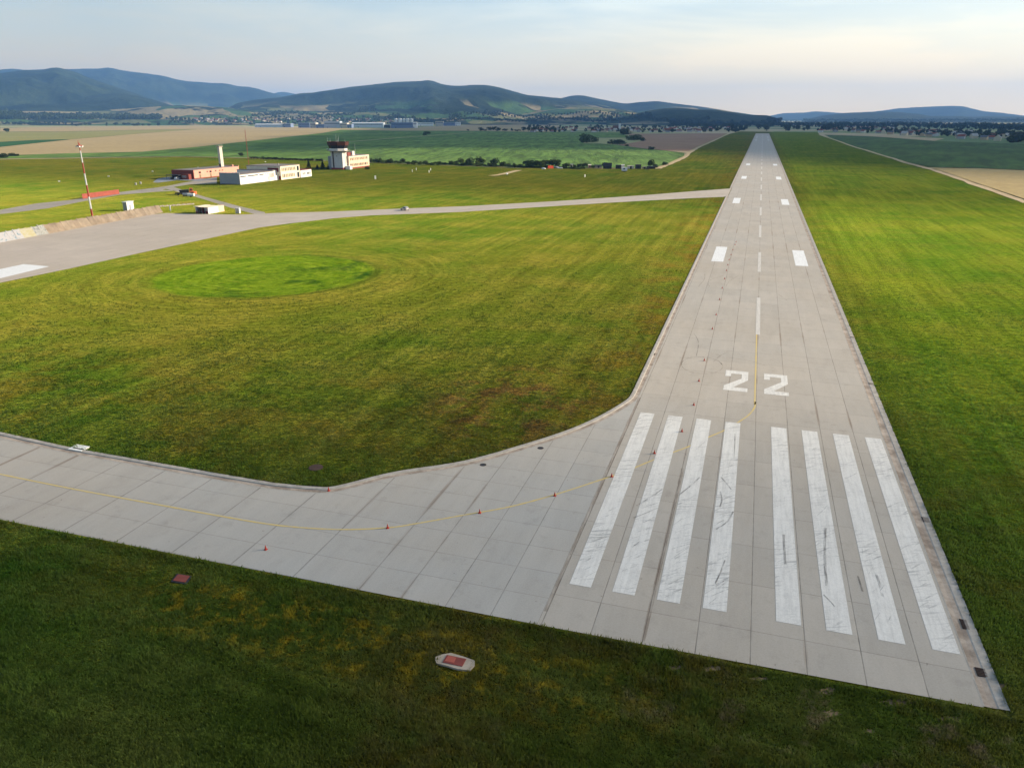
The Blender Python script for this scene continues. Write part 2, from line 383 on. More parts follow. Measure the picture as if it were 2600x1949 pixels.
def runway_material():
    k = NT('runway_concrete'); P = k.xyz()
    return concrete('', k.math('SUBTRACT', P[0], CX), k.math('SUBTRACT', P[1], 48.3), SLAB, 5.95, k, lin(170, 164, 153), lin(179, 172, 160))
def taxi_material():
    k = NT('taxiway_concrete'); P = k.xyz()
    a = k.math('DIVIDE', k.math('ADD', P[0], 12.05), 3.65); b = k.math('SUBTRACT', k.math('DIVIDE', k.math('ADD', P[0], 26.65), 5.95), 4.0)
    west = k.math('LESS_THAN', P[0], -26.65)
    n = k.new('ShaderNodeMix', data_type='FLOAT'); k.put(n.inputs[0], west); k.put(n.inputs[2], a); k.put(n.inputs[3], b)
    u = k.math('MULTIPLY', n.outputs[0], 3.65)
    return concrete('', u, k.math('SUBTRACT', P[1], 44.2), 3.65, 3.45, k, lin(167, 165, 158), lin(173, 170, 162), .5)
def apron_material():
    k = NT('apron_concrete'); P = k.xyz(k.map(rot=math.radians(8)))
    return concrete('', P[0], P[1], 7.2, 7.2, k, lin(180, 168, 154), lin(187, 175, 160), .22, grain=.6)
M = {}
M['grass'] = grass_material(); M['blade'] = grass_material(True); M['runway'] = runway_material(); M['taxi'] = taxi_material(); M['apron'] = apron_material()

def paint_material(name, c, skid=0.0, wear=.4):
    k = NT(name); P = k.xyz()
    n = k.noise(1.0, 6, .7, vec=k.map((3.2, .22, 1))); f = k.noise(5, 5, .7); blot = k.noise(.8, 5, .65)
    wearm = k.math('MULTIPLY', k.ramp(k.math('ADD', k.math('MULTIPLY', n, .6), k.math('MULTIPLY', f, .4)), [(.44, 0.0), (.66, 1.0)]), wear)
    col = k.mix(wearm, c, lin(166, 163, 156))
    col = k.mix(k.math('MULTIPLY', k.ramp(blot, [(.5, 0.0), (.75, 1.0)]), .25), col, lin(168, 166, 160))
    if skid:
        # rubber scuffs, mostly across the stripe where aircraft swing on to the runway
        s1 = k.noise(1.0, 4, .6, vec=k.map((.32, 5.5, 1), rot=math.radians(-24))); s2 = k.noise(1.0, 3, .6, vec=k.map((.4, 4.2, 1), rot=math.radians(-48), loc=(7, 3, 0)))
        where = k.ramp(k.noise(.14, 3, .5), [(.44, 0.0), (.60, 1.0)])
        sm = k.math('MAXIMUM', k.ramp(s1, [(.54, 0.0), (.64, 1.0)]), k.ramp(s2, [(.58, 0.0), (.67, 1.0)]))
        col = k.mix(k.math('MULTIPLY', k.math('MULTIPLY', sm, where), skid), col, lin(84, 84, 84))
    k.bump(f, .15, .02)
    return k.done(col, .8)
M['white_paint'] = paint_material('white_marking_paint', lin(224, 221, 212), .5, .5)
M['white_plain'] = paint_material('white_plain_paint', lin(230, 231, 228), 0, .35)
M['dash_paint'] = paint_material('worn_white_paint', lin(205, 200, 190), 0, .6)
M['yellow_paint'] = paint_material('yellow_marking_paint', lin(206, 182, 112), 0, .6)

def field(name, a, b, rowdir=0.0, rowscale=0.0, patch=.012, rowamt=.35, finescale=.35, bumpy=.3):
    k = NT(name)
    n = k.noise(patch, 5, .6); f = k.noise(finescale, 5, .7)
    c = k.mix(k.ramp(n, [(.35, 0.0), (.65, 1.0)]), a, b)
    v = k.math('MULTIPLY_ADD', f, .9, .55)
    h = f
    if rowscale:
        r = k.noise(1.0, 5, .66, vec=k.map((rowscale, rowscale * (.14 if rowamt > .6 else .07), 1), rot=rowdir), dist=.6)
        if rowamt > .6: r = k.ramp(r, [(.36, 0.0), (.64, 1.0)])
        v = k.math('MULTIPLY', v, k.math('MULTIPLY_ADD', r, 2 * rowamt * .42, 1 - rowamt * .42)); h = k.math('ADD', f, r)
    cv = k.new('ShaderNodeVectorMath', operation='SCALE'); k.put(cv.inputs[0], c); k.put(cv.inputs['Scale'], v)
    if bumpy: k.bump(h, bumpy, 1.2)
    k.b.inputs['Specular IOR Level'].default_value = .1
    return k.done(cv.outputs[0], .95)
M['crop'] = field('green_crop', lin(80, 110, 44), lin(104, 130, 58), math.radians(-14), .085, .006, .85, .10, .7)
M['crop2'] = field('maize_crop', lin(56, 84, 30), lin(76, 100, 40), math.radians(12), .07, .006, .7, .14, .5)
M['wheat'] = field('ripe_wheat', lin(166, 146, 104), lin(176, 155, 112), math.radians(60), .05, .004, .14, .12, .15)
M['wheat2'] = field('golden_wheat', lin(164, 142, 92), lin(174, 152, 102), math.radians(-30), .12, .01, .2, .2, .2)
M['olive'] = field('meadow', lin(138, 136, 78), lin(148, 142, 88), math.radians(60), .03, .004, .15, .12, .15)
M['pale'] = field('pale_meadow', lin(150, 154, 100), lin(164, 158, 112), 0, 0, .003, .1, .1, .15)
M['darkcrop'] = field('dark_crop', lin(44, 84, 46), lin(54, 96, 50), 0, 0, .004, .1, .2, .2)
M['stubble'] = field('brown_stubble', lin(146, 114, 88), lin(158, 126, 98), math.radians(40), .1, .008, .2, .3, .2)
M['sand'] = field('dry_track', lin(176, 154, 116), lin(190, 170, 132), 0, 0, .1, .2, .5, .2)
M['asphalt'] = field('old_asphalt', lin(150, 142, 130), lin(166, 157, 144), 0, 0, .06, .1, .8, .1)
M['bluepad'] = field('grey_pad', lin(120, 126, 132), lin(140, 144, 148), 0, 0, .1, .1, .8, .1)

def valley_material():
    k = NT('valley_floor')
    w = k.new('ShaderNodeVectorMath', operation='ADD'); 
    nv = k.new('ShaderNodeTexNoise'); k.put(nv.inputs['Vector'], k.obj()); nv.inputs['Scale'].default_value = .0012
    sc = k.new('ShaderNodeVectorMath', operation='SCALE'); k.put(sc.inputs[0], nv.outputs['Color']); sc.inputs['Scale'].default_value = 260
    k.put(w.inputs[0], k.obj()); k.put(w.inputs[1], sc.outputs[0])
    cell = k.vor(1.0, vec=k.map((.0016, .0026, .001), rot=.5, vec=w.outputs[0]))
    x = k.new('ShaderNodeSeparateColor'); k.put(x.inputs[0], cell)
    c = k.ramp(x.outputs[0], [(0.0, lin(150, 150, 96)), (.25, lin(92, 118, 62)), (.45, lin(182, 164, 122)), (.65, lin(120, 136, 78)), (.85, lin(170, 156, 112))], 'CONSTANT')
    return k.done(c, .95)
M['valley'] = valley_material()

# ------------------------------------------------------------------ ground, runway, taxiways
gs = 21000
struct(mesh_obj('ground', [(-gs, -gs, -.35), (gs, -gs, -.35), (gs, gs, -.35), (-gs, gs, -.35)], [(0, 1, 2, 3)], M['valley']), 'valley floor of fields reaching to the hills')
# the airfield grass, a strip about 1.3 km wide and 2.2 km long
af = gp([(0, 405), (203, 402), (450, 399), (563, 401), (827, 409)]) + gp([(1000, 415.5), (1330, 427), (1669, 428.5), (1694, 419), (1741, 398.5), (1773, 375), (1823, 353), (1853, 340), (1880, 334), (2075, 336), (2082, 343), (2164, 371.7), (2234, 393), (2299, 413), (2361, 429), (2473, 466), (2600, 511)])
af = [(-900, -60), (-1000, 300)] + af + [(420, 200), (420, -60)]
sheet('grass', af, 0.0, M['grass'], 'mown airfield grass on both sides of the concrete runway')

RL, RR, RY0, RY1 = CX - 4 * SLAB - .27, CX + 4 * SLAB - .55, 44.3, 2052.0
rw = struct(mesh_obj('runway', [(RL, RY0, .02), (RR, RY0 + .6, .02), (RR, RY1, .02), (RL, RY1, .02)], [(0, 1, 2, 3)], M['runway']), 'long pale concrete runway with white threshold stripes running to the horizon')
GUT = [(-95, 60.4), (-82.3, 59.5), (-70, 58.5), (-49.2, 58.0), (-43.5, 57.95), (-39.2, 58.5), (-37.2, 59.4), (-33.2, 63.9), (-27.2, 68.6), (-22.3, 74.7), (-18.4, 80.4), (-15.7, 85.9), (-13.5, 92.3), (-13.15, 95.3)]
gl = [np.array(p) for p in GUT[:3]] + [np.array(p) for p in smooth_line(GUT[3:5], 4)[:-1]] + smooth_line(GUT[4:], 6)
inner = offset_line(gl, -1.15)
sheet('taxiway', [(RL, 44.32), (-43, 44.1), (-95, 43.95)] + [tuple(p) for p in inner] + [(RL, 96.5)], .016, M['taxi'], 'pale concrete slab taxiway curving on to the runway end')

def gutter_mats():
    k = NT('kerb_concrete'); n = k.noise(1.2, 5, .7); c = k.mix(k.ramp(n, [(.35, 0.0), (.7, 1.0)]), lin(180, 174, 163), lin(146, 139, 128)); a = k.done(c, .9)
    k = NT('stained_channel'); n = k.noise(.5, 6, .7); c = k.mix(k.ramp(n, [(.4, 0.0), (.62, 1.0)]), lin(178, 164, 148), lin(136, 122, 108)); b = k.done(c, .9)
    return [a, b]
KM = gutter_mats()
prof = [(0.0, -.3), (0.0, .10), (-.12, .115), (-.5, .10), (-.55, .025), (-.95, .012), (-1.05, .028), (-1.17, .024)]
struct(profile_run('kerb', gl, prof, KM, [0, 0, 0, 0, 1, 1, 0]), 'concrete kerb and stained channel along the inner edge of the taxiway')
rl = [(-13.15, y) for y in np.linspace(95.3, 383, 60)]
struct(profile_run('kerb', rl, prof, KM, [0, 0, 0, 0, 1, 1, 0]), 'pale kerb along the west edge of the runway before the side taxiway')
rl2 = [(-13.15, y) for y in np.linspace(432, RY1, 80)]
struct(profile_run('kerb', rl2, prof, KM, [0, 0, 0, 0, 1, 1, 0]), 'pale kerb along the west edge of the runway beyond the side taxiway')
prof2 = [(0.0, .024), (.1, .028), (.45, .012), (.8, .03), (.9, .06), (1.5, .065), (1.52, -.3)]
rr = [(RR - .02, y) for y in np.linspace(45.0, RY1, 160)]
struct(profile_run('kerb', rr, [(-a, b) for a, b in prof2], KM, [0, 1, 1, 0, 0, 0]), 'rough grey kerb and channel along the east edge of the runway')

def quad(name, x0, x1, y0, y1, z, m, parent, nj=0):
    return mesh_obj(name, [(x0, y0, z), (x1, y0, z), (x1, y1, z), (x0, y1, z)], [(0, 1, 2, 3)], m, parent)
ZM = .032
for sgn in (-1, 1):
    for i in range(4):
        a = 1.77 + 3.46 * i; b = a + 1.75; x0, x1 = (CX + a, CX + b) if sgn > 0 else (CX - b, CX - a)
        quad('threshold_stripe', x0, x1, 50.0, 88.8, ZM, M['white_paint'], rw)
DIG = [(0, 0), (1, 0), (1, .165), (.40, .165), (1, .56), (1, 1), (0, 1), (0, .69), (.25, .69), (.25, .84), (.72, .84), (.72, .62), (0, .215)]
dg = empty('runway_number', (0, 0, 0)); dg.parent = rw
for x0 in (-1.45, 3.9):
    sheet('digit', [(x0 + u * 3.17, 100.55 + v * 8.95) for u, v in DIG], ZM, M['white_paint'], parent=dg)
for i in range(32):
    y0 = 131.0 + 58.6 * i
    if y0 < 1990: quad('centre_line_dash', CX - .36, CX + .36, y0, y0 + 29.5, ZM, M['dash_paint'], rw)
for y0 in (200.8, 349.0, 497.0, 646.0, 1402.0, 1550.0, 1690.0):
    for x0 in (-9.1, 11.6): quad('aiming_marking', x0, x0 + 3.05, y0, y0 + 24.8, ZM, M['white_plain'], rw)

YL = [(-20, 1199), (0, 1203.7), (190, 1242), (434, 1287), (565, 1311), (709.6, 1334), (859, 1344), (984, 1339.5), (1057, 1329), (1180, 1307), (1296, 1286), (1411, 1255), (1528, 1217), (1601, 1191.5), (1647, 1172.5), (1706, 1149.5), (1746, 1134.6), (1793.7, 1112), (1838, 1093), (1876, 1071), (1901.5, 1053), (1916, 1034), (1918.3, 1020)]
yl = smooth_line(gp(YL), 6) + [np.array((2.72, y)) for y in (96, 105, 115, 125, 140, 158)]
ribbon('yellow_guide_line', yl, .22, .028, M['yellow_paint'], label='thin yellow taxi guide line curving from the taxiway to the runway centre')

# tyre marks: dark rubber arcs and streaks on the concrete
def rubber():
    k = NT('tyre_rubber'); n = k.noise(1.0, 4, .7, vec=k.map((2.0, .4, 1)))
    tr = k.new('ShaderNodeBsdfTransparent'); ms = k.new('ShaderNodeMixShader')
    k.put(ms.inputs[0], k.math('MULTIPLY', k.ramp(n, [(.35, 0.0), (.6, 1.0)]), .45)); k.t.links.new(tr.outputs[0], ms.inputs[1]); k.t.links.new(k.b.outputs[0], ms.inputs[2])
    k.t.links.new(ms.outputs[0], k.out.inputs['Surface'])
    return k.done(lin(74, 70, 68), .9)
M['rubber'] = rubber()
def c3(a, b): return (1500 + a * .36166, 850 + b * .36166)
def c4(a, b): return (1700 + a * .40687, 1300 + b * .40687)
def c5(a, b): return (1700 + a * .27144, 500 + b * .27144)
cx_, cy_ = G(*c3(780, 213)); px_ = G(*c3(910, 240)); rr_ = 4.2
ring = [np.array((cx_ + 3.0 * math.cos(t), cy_ + 4.2 * math.sin(t))) for t in np.linspace(.3, 6.9, 60)]
TM = [(ring, .09), ([np.array(G(*c3(*p))) for p in [(740, 150), (752, 100), (755, 50), (740, 15), (722, -10)]], .09),
      ([np.array(G(*c3(*p))) for p in [(860, 190), (905, 150), (960, 122)]], .08), ([np.array(G(*c3(*p))) for p in [(700, 160), (850, 158), (1000, 165), (1140, 190), (1300, 240)]], .06)]
TM += [([np.array(G(*c4(*p))) for p in q], w) for q, w in [([(972, 98), (968, 200), (970, 330), (980, 460)], .22), ([(712, 140), (715, 230), (722, 325)], .2), ([(1290, 390), (1310, 450), (1328, 525)], .2), ([(285, 445), (320, 370), (345, 300)], .12), ([(1175, 400), (1205, 495)], .14), ([(960, 515), (1005, 560), (1030, 590)], .1)]]
TM += [([np.array(G(*c5(*p))) for p in q], .1) for q in [[(330, 720), (325, 770), (270, 840)], [(500, 740), (400, 770), (360, 805), (375, 840)], [(640, 740), (560, 790), (520, 850)], [(1010, 905), (1100, 970)]]]
TM += [([np.array(G(*c3(*p))) for p in q], .13) for q in [[(612, 1130), (700, 1060), (765, 1000)], [(880, 1365), (960, 1310), (1000, 1240)], [(915, 1000), (950, 1040), (985, 1085)], [(300, 1285), (390, 1250), (470, 1215)], [(320, 1200), (420, 1140), (500, 1085)], [(1012, 695), (1010, 780), (1005, 870)], [(910, 1100), (920, 1160), (905, 1210)]]]
for q, w in TM: ribbon('tyre_mark', smooth_line(q, 5) if len(q) < 30 else q, w, ZM + .004, M['rubber'], parent=rw)

def stain(name, c, amt):
    k = NT(name); n = k.noise(1.0, 5, .7, vec=k.map((3.0, .25, 1))); tr = k.new('ShaderNodeBsdfTransparent'); ms = k.new('ShaderNodeMixShader')
    k.put(ms.inputs[0], k.math('MULTIPLY', k.ramp(n, [(.36, 0.0), (.6, 1.0)]), amt)); k.t.links.new(tr.outputs[0], ms.inputs[1]); k.t.links.new(k.b.outputs[0], ms.inputs[2]); k.t.links.new(ms.outputs[0], k.out.inputs['Surface'])
    return k.done(c, .95)
M['earth'] = stain('earth_stain', lin(136, 116, 98), .4); M['scuff'] = stain('rubber_scuff', lin(96, 95, 94), .32)
for x0, y0, y1, w_ in ((-11.88, 46, 94, .30), (-4.40, 44.8, 74, .32)):
    quad('joint_stain', x0 - w_ / 2, x0 + w_ / 2, y0, y1, .0245, M['earth'], rw)
# many fine scuffs over the left-hand stripes where aircraft turn on to the runway
sv = []; sf = []
for i in range(130):
    k0 = rnd.choice((-4, -4, -4, -3, -3, -3, -2, -2, -2, -1, -1, -1, 2, 3)); a_ = 1.77 + 3.46 * (abs(k0) - 1); xa = CX + a_ if k0 > 0 else CX - a_ - 1.75
    y0 = 50.4 + abs(rnd.gauss(0, 8)) if rnd.random() < .65 else rnd.uniform(51, 86)
    an_ = math.radians(rnd.gauss(44, 13)) if k0 < 0 else math.radians(rnd.gauss(62, 14)); u0 = rnd.uniform(0, 1.1); x0 = xa + u0
    ln = min(rnd.uniform(.7, 2.6), (1.72 - u0) / max(.2, math.cos(an_))); w_ = rnd.uniform(.015, .04); cv_ = rnd.uniform(-.1, .1)
    pts = [np.array((x0 + ln * k_ / 5 * math.cos(an_ + cv_ * k_ / 5), y0 + ln * k_ / 5 * math.sin(an_ + cv_ * k_ / 5))) for k_ in range(6)]
    L_ = offset_line(pts, w_); R__ = offset_line(pts, -w_); b_ = len(sv); sv += [(p[0], p[1], ZM + .0075 + i * 1e-5) for p in L_] + [(p[0], p[1], ZM + .0075 + i * 1e-5) for p in R__]
    sf += [(b_ + 6 + j, b_ + 7 + j, b_ + j + 1, b_ + j) for j in range(5)]
mesh_obj('tyre_scuffs', sv, sf, M['scuff'], rw)['kind'] = 'stuff'

# side taxiway and apron on the west
APR_UP = [(0, 613), (110, 594.5), (234, 566), (346, 548), (423, 541), (498, 543.5), (613.6, 545), (697, 541), (850, 537), (1000, 530.5), (1175, 524), (1410, 511), (1560, 501), (1645, 495), (1763, 485.5), (1852, 479)]
APR_LO = [(1837, 500), (1763, 503), (1650, 509), (1528, 516), (1350, 527), (1175, 538), (1050, 543), (940, 547), (850, 554), (799, 560), (730, 568), (658, 578), (517, 608), (352.6, 643), (176, 682), (0, 718)]
ap = [G(*p) for p in APR_UP] + [(RL - .2, 452), (RL - .2, 383)] + [G(*p) for p in APR_LO] + [(-235, 70), (-300, 100)]
sheet('apron', ap, .014, M['apron'], 'wide pale concrete apron and side taxiway joining the runway')
sheet('apron_marking', [(-300, 128), (-175.5, 135), (-176, 143.7), (-167.1, 143.3), (-165.2, 128), (-166, 118), (-240, 95)], .02, M['white_plain'], 'white painted block on the apron at the left edge')
def S7(a, b): return (400 + a * .20344, 360 + b * .20344)
def Wl(a, b): return (a * .20344, 360 + b * .20344)
sheet('service_road', gp([S7(*p) for p in [(1250, 912), (900, 820), (550, 710), (250, 625), (100, 588), (60, 600)]] + [Wl(*p) for p in [(2212, 610), (1950, 625), (1500, 662), (1050, 742), (600, 830), (0, 905)]]) + [(-420, 210), (-430, 245)] +
      gp([Wl(*p) for p in [(0, 850), (450, 770), (900, 725), (1480, 630), (2212, 540)]] + [S7(*p) for p in [(0, 570), (160, 545), (300, 515), (520, 480), (740, 440), (740, 520), (420, 530), (200, 565), (600, 690), (1000, 800), (1340, 880), (1345, 905)]]), .008, M['asphalt'], 'pale service road forking past the hangar')
sheet('parking_pad', gp([S7(*p) for p in [(-60, 505), (0, 462), (120, 440), (270, 425), (400, 455), (600, 462), (740, 445), (740, 470), (500, 490), (250, 480), (0, 512)]]), .012, M['bluepad'], 'grey pad in front of the salmon building')

# fields
C1 = lambda a, b: (a * .22604, 130 + b * .22604); C2 = lambda a, b: (500 + a * .22604, 180 + b * .22604); C3_ = lambda a, b: (1000 + a * .22604, 180 + b * .22604)
C4 = lambda a, b: (1500 + a * .24864, 220 + b * .24864); C5_ = lambda a, b: (2050 + a * .24864, 230 + b * .24864)
sheet('crop_field', gp([(-60, 404), (0, 403), (203, 400), (450, 397.5), (563, 399.5), (827, 407.5), (1000, 414), (1330, 425), (1660, 426), (1690, 417), (1737, 396), (1738, 389), C4(780, 657), C4(540, 635), C4(270, 598), C4(100, 582), (1480, 364), (1500, 350), C4(400, 520), C4(340, 490), C4(290, 468), (1500, 336), (1339, 335), (1215, 333), (1000, 332), (866, 329.5), C2(1400, 700), C2(850, 760), C2(0, 855), C1(1880, 1105), C1(1600, 1130), C1(700, 1150), C1(220, 1165), (-60, 396)]), .03, M['crop'], 'big green crop field with wavy rows behind the control tower')
sheet('wheat_field', gp([(-60, 395.5), C1(220, 1165), C1(700, 1150), C1(1600, 1130), C1(1880, 1105), C2(0, 855), C2(850, 760), C2(1400, 700), (866, 329.5), (1000, 331.8), (1215, 332.6), (1339, 334.8), (1420, 335.2), (1420, 318), C3_(1400, 602), C3_(900, 605), C3_(420, 622), C3_(250, 640), (1000, 326), (862, 326), C2(520, 632), (500, 322), C1(2212, 878), C1(1500, 932), C1(800, 992), C1(0, 1078), (-60, 376)]), .05, M['wheat'], 'wide tan wheat field beyond the crops')
sheet('dark_field', gp([(-60, 375.5), C1(0, 1076), C1(790, 991), C1(400, 1000), C1(0, 1022), (-60, 362)]), .07, M['darkcrop'], 'dark green wedge of crops at the left edge')
sheet('meadow', gp([(-60, 361), C1(0, 1020), C1(400, 998), C1(800, 990), C1(1500, 930), C1(2212, 878), C1(1400, 890), C1(700, 905), C1(0, 905), (-60, 334)]), .06, M['olive'], 'olive meadow strip beyond the wheat')
sheet('stubble_field', gp([C1(0, 903), C1(700, 903), C1(1400, 888), C1(2212, 876), C2(520, 630), C2(0, 617), C1(1500, 845), C1(700, 850), C1(0, 862)]), .08, M['wheat'], 'pale stubble band in the far left')
sheet('far_meadow', gp([C1(0, 858), C1(700, 848), C1(1500, 842), C2(0, 614), C2(520, 625), C2(640, 605), C2(600, 580), C2(0, 590), C1(1700, 775), C1(700, 768), C1(0, 772)]), .09, M['pale'], 'pale green meadow by the country road')
sheet('brown_field', gp([C4(350, 482), C4(1395, 478), C4(1320, 515), C4(1100, 610), C4(1000, 660), C4(780, 653), C4(540, 632), C4(280, 597), C4(530, 555), C4(400, 495)]), .06, M['stubble'], 'brown stubble field in front of the village')
sheet('sandy_verge', gp([C4(780, 655), C4(1000, 662), C4(985, 690), C4(965, 676)]), .065, M['sand'], 'bare sandy corner of the brown field')
sheet('maize_field', gp([C5_(170, 452), C5_(460, 462), C5_(700, 472), C5_(1300, 517), C5_(2212, 545), (2650, 366), (2680, 437), C5_(2212, 812), C5_(1720, 790), C5_(1225, 780), C5_(1050, 738), C5_(745, 655), C5_(470, 570)]), .04, M['crop2'], 'dark green maize field east of the runway')
sheet('golden_field', gp([C5_(1270, 790), C5_(1730, 795), C5_(2212, 816), (2680, 440), (2680, 545), C5_(2212, 1105), C5_(1700, 935), C5_(1420, 838)]), .05, M['wheat2'], 'golden wheat field at the right edge')
sheet('stubble_strip', gp([C5_(150, 443), C5_(500, 452), C5_(1000, 470), C5_(1400, 490), C5_(1300, 515), C5_(700, 470), C5_(300, 452)]), .06, M['sand'], 'pale strip between the maize and the village')
for i, (pts, w, lab) in enumerate([([C4(690, 838), C4(780, 802), C4(880, 758), C4(970, 716), C4(1000, 682), C4(1050, 650), C4(1120, 612), C4(1220, 570), C4(1320, 522), C4(1420, 480)], 4.0, 'pale dirt track along the west edge of the runway strip'),
     ([C5_(120, 452), C5_(300, 512), C5_(460, 570), C5_(600, 610), C5_(740, 655), C5_(880, 695), C5_(1000, 736), C5_(1130, 770), C5_(1250, 802), C5_(1400, 850), C5_(1700, 955), C5_(2000, 1060), C5_(2250, 1150)], 4.2, 'pale dirt track along the east edge of the airfield'),
     ([(870, 361), (908, 358.5), (1000, 351), (1050, 347.5), (1095, 344.3), (1150, 340), (1201, 336)], 6.0, 'pale farm track crossing the green crops'),
     ([(1500, 364), (1477, 364), (1440, 364)], 5.0, 'short pale track by the round bushes'),
     ([(0, 404), (203, 401), (330, 399), (450, 398), (563, 400), (700, 404), (827, 408)], 3.0, 'pale track under the field edge on the left'),
     ([C1(0, 845), C1(700, 843), C1(1300, 832), C1(1900, 815), C2(0, 595), C2(600, 575)], 9.0, 'country road with roadside trees'),
     ([C3_(1100, 1180), C3_(1230, 1160), C3_(1400, 1118)], 5.0, 'bare earth strip in the mown grass')]):
    ribbon('dirt_track', smooth_line(gp(pts), 4), w, .10 + i * .012, M['sand'], label=lab, jitter=.35)
for x0, x1, lab in ((22.6, 24.0, 'low grassy furrow running beside the runway'),):
    ys = np.linspace(128, 610, 160); ctr = [np.array((23.2 + .5 * math.sin(y * .03), y)) for y in ys]
    struct(profile_run('ditch', ctr, [(.8, .01), (.3, .03), (.12, .075), (-.1, .10), (-1.0, .012)], [M['grass']], [0, 0, 0, 0]), lab)

# ------------------------------------------------------------------ hills
def hill_material(name, forest_a, forest_b, fields, amount, scale, zmax, zfade, stripe=(1.0, 1.9)):
    k = NT(name); P = k.xyz()
    nv = k.new('ShaderNodeTexNoise'); k.put(nv.inputs['Vector'], k.obj()); nv.inputs['Scale'].default_value = .0011; nv.inputs['Detail'].default_value = 3
    sc = k.new('ShaderNodeVectorMath', operation='SCALE'); k.put(sc.inputs[0], nv.outputs['Color']); sc.inputs['Scale'].default_value = 420
    w = k.new('ShaderNodeVectorMath', operation='ADD'); k.put(w.inputs[0], k.obj()); k.put(w.inputs[1], sc.outputs[0])
    cell = k.vor(1.0, vec=k.map((scale * stripe[0], scale * stripe[1], scale * .4), rot=.35, vec=w.outputs[0]))
    s = k.new('ShaderNodeSeparateColor'); k.put(s.inputs[0], cell)
    n = len(fields); fc = k.ramp(s.outputs[0], [(i / n, f) for i, f in enumerate(fields)], 'CONSTANT')
    fr = k.mix(k.ramp(k.noise(.003, 6, .62), [(.35, 0.0), (.65, 1.0)]), forest_a, forest_b)
    tex = k.noise(.035, 4, .75); crowns = k.vor(.05, out='Distance')
    fr2 = k.new('ShaderNodeVectorMath', operation='SCALE'); k.put(fr2.inputs[0], fr); k.put(fr2.inputs['Scale'], k.math('MULTIPLY_ADD', k.ramp(tex, [(.3, 0.0), (.7, 1.0)]), 1.3, .35))
    # fields are cleared on the lower slopes; hedges and copses run between them
    low = k.math('SUBTRACT', 1.0, k.step(k.math('MULTIPLY_ADD', k.noise(.0009, 4, .6), zfade * 3, P[2]), zmax, zmax + zfade))
    copse = k.ramp(k.noise(.0028, 5, .62), [(.54, 1.0), (.58, 0.0)])
    pick = k.math('LESS_THAN', s.outputs[1], amount)
    mask = k.math('MULTIPLY', k.math('MULTIPLY', low, copse), pick)
    col = k.mix(mask, fr2.outputs[0], fc)
    k.bump(k.math('ADD', tex, k.math('MULTIPLY', crowns, .05)), .8, 14.0)
    k.b.inputs['Specular IOR Level'].default_value = .05
    return k.done(col, 1.0)
FA, FB = (.006, .015, .009, 1), (.032, .048, .022, 1)
FIELDS = [lin(138, 126, 92), lin(72, 98, 54), lin(112, 114, 74), lin(150, 136, 100), lin(62, 90, 50)]
M['hill_forest'] = hill_material('forested_hill', FA, FB, FIELDS, .35, .0026, 330, 90)
M['hill_mixed'] = hill_material('forested_hill_with_fields', FA, FB, FIELDS, .55, .0026, 200, 60)
M['hill_dark'] = hill_material('dense_forest_hill', FA, FB, FIELDS, .0, .0026, 0, 10)
M['foothill'] = hill_material('foothill_fields', FA, FB, FIELDS, .85, .0036, 230, 60)
M['wood_hill'] = hill_material('wooded_hill', (.026, .045, .02, 1), (.045, .06, .026, 1), FIELDS, .25, .003, 40, 20)

def hill(name, crest, dist, front, back, m, label, rough=.16, seed=0, spur=900.0, nv=46, crag=.5, base=-4.0, step=5.0):
    xs = np.array([c[0] for c in crest], float); ys = np.array([c[1] for c in crest], float)
    px = np.arange(xs[0], xs[-1] + .1, step)
    # rounded interpolation of the crest
    py = np.interp(px, xs, ys); ker = np.array([1, 2, 3, 2, 1.]) / 9; py = np.convolve(np.pad(py, 2, 'edge'), ker, 'valid')
    py += (fbm(px * .05, px * 0 + seed, 4, seed) - .5) * crag * 2
    if callable(dist): D = np.array([dist(x) for x in px])
    else: D = np.full_like(px, dist)
    top = [far_pt(x, y, d) for x, y, d in zip(px, py, D)]
    tx = np.array([[p.x, p.y, p.z] for p in top]); rad = np.hypot(tx[:, 0], tx[:, 1]); ux, uy = tx[:, 0] / rad, tx[:, 1] / rad
    rows = []
    for j in range(nv + 1):
        t = j / nv; r = rad - front * (1 - t); x = ux * r; y = uy * r
        prof_ = t ** 1.25 * (1 - .25 * t) / .75
        n = 1.5 * (fbm(x / spur, y / spur, 6, seed, .56) - .5)
        n2 = np.abs(fbm(x / (spur * 1.7) + 9, y / (spur * 1.7), 3, seed + 5) - .5) * 2
        zc = tx[:, 2] - base
        z = base + zc * (prof_ + (n * 1.5 - n2 * .5 + .12) * rough * 4 * t * (1 - t) ** .8)
        z = np.minimum(z, base + zc * (.02 + t ** .55))
        rows.append(np.stack([x, y, z], 1))
    for j in range(1, 9):
        t = j / 8; r = rad + back * t; n = fbm(ux * r / spur, uy * r / spur, 4, seed + 2) - .5
        z = base + (tx[:, 2] - base) * np.clip((1 - t) ** 1.3 + n * .3 * t * (1 - t), 0, 1)
        rows.append(np.stack([ux * r, uy * r, z], 1))
    V = np.concatenate(rows); n = len(px); R = len(rows)
    idx = np.arange(R * n).reshape(R, n)
    F = np.stack([idx[:-1, :-1], idx[:-1, 1:], idx[1:, 1:], idx[1:, :-1]], -1).reshape(-1, 4)
    o = mesh_obj(name, V.tolist(), F.tolist(), m, None, True)
    return struct(o, label)

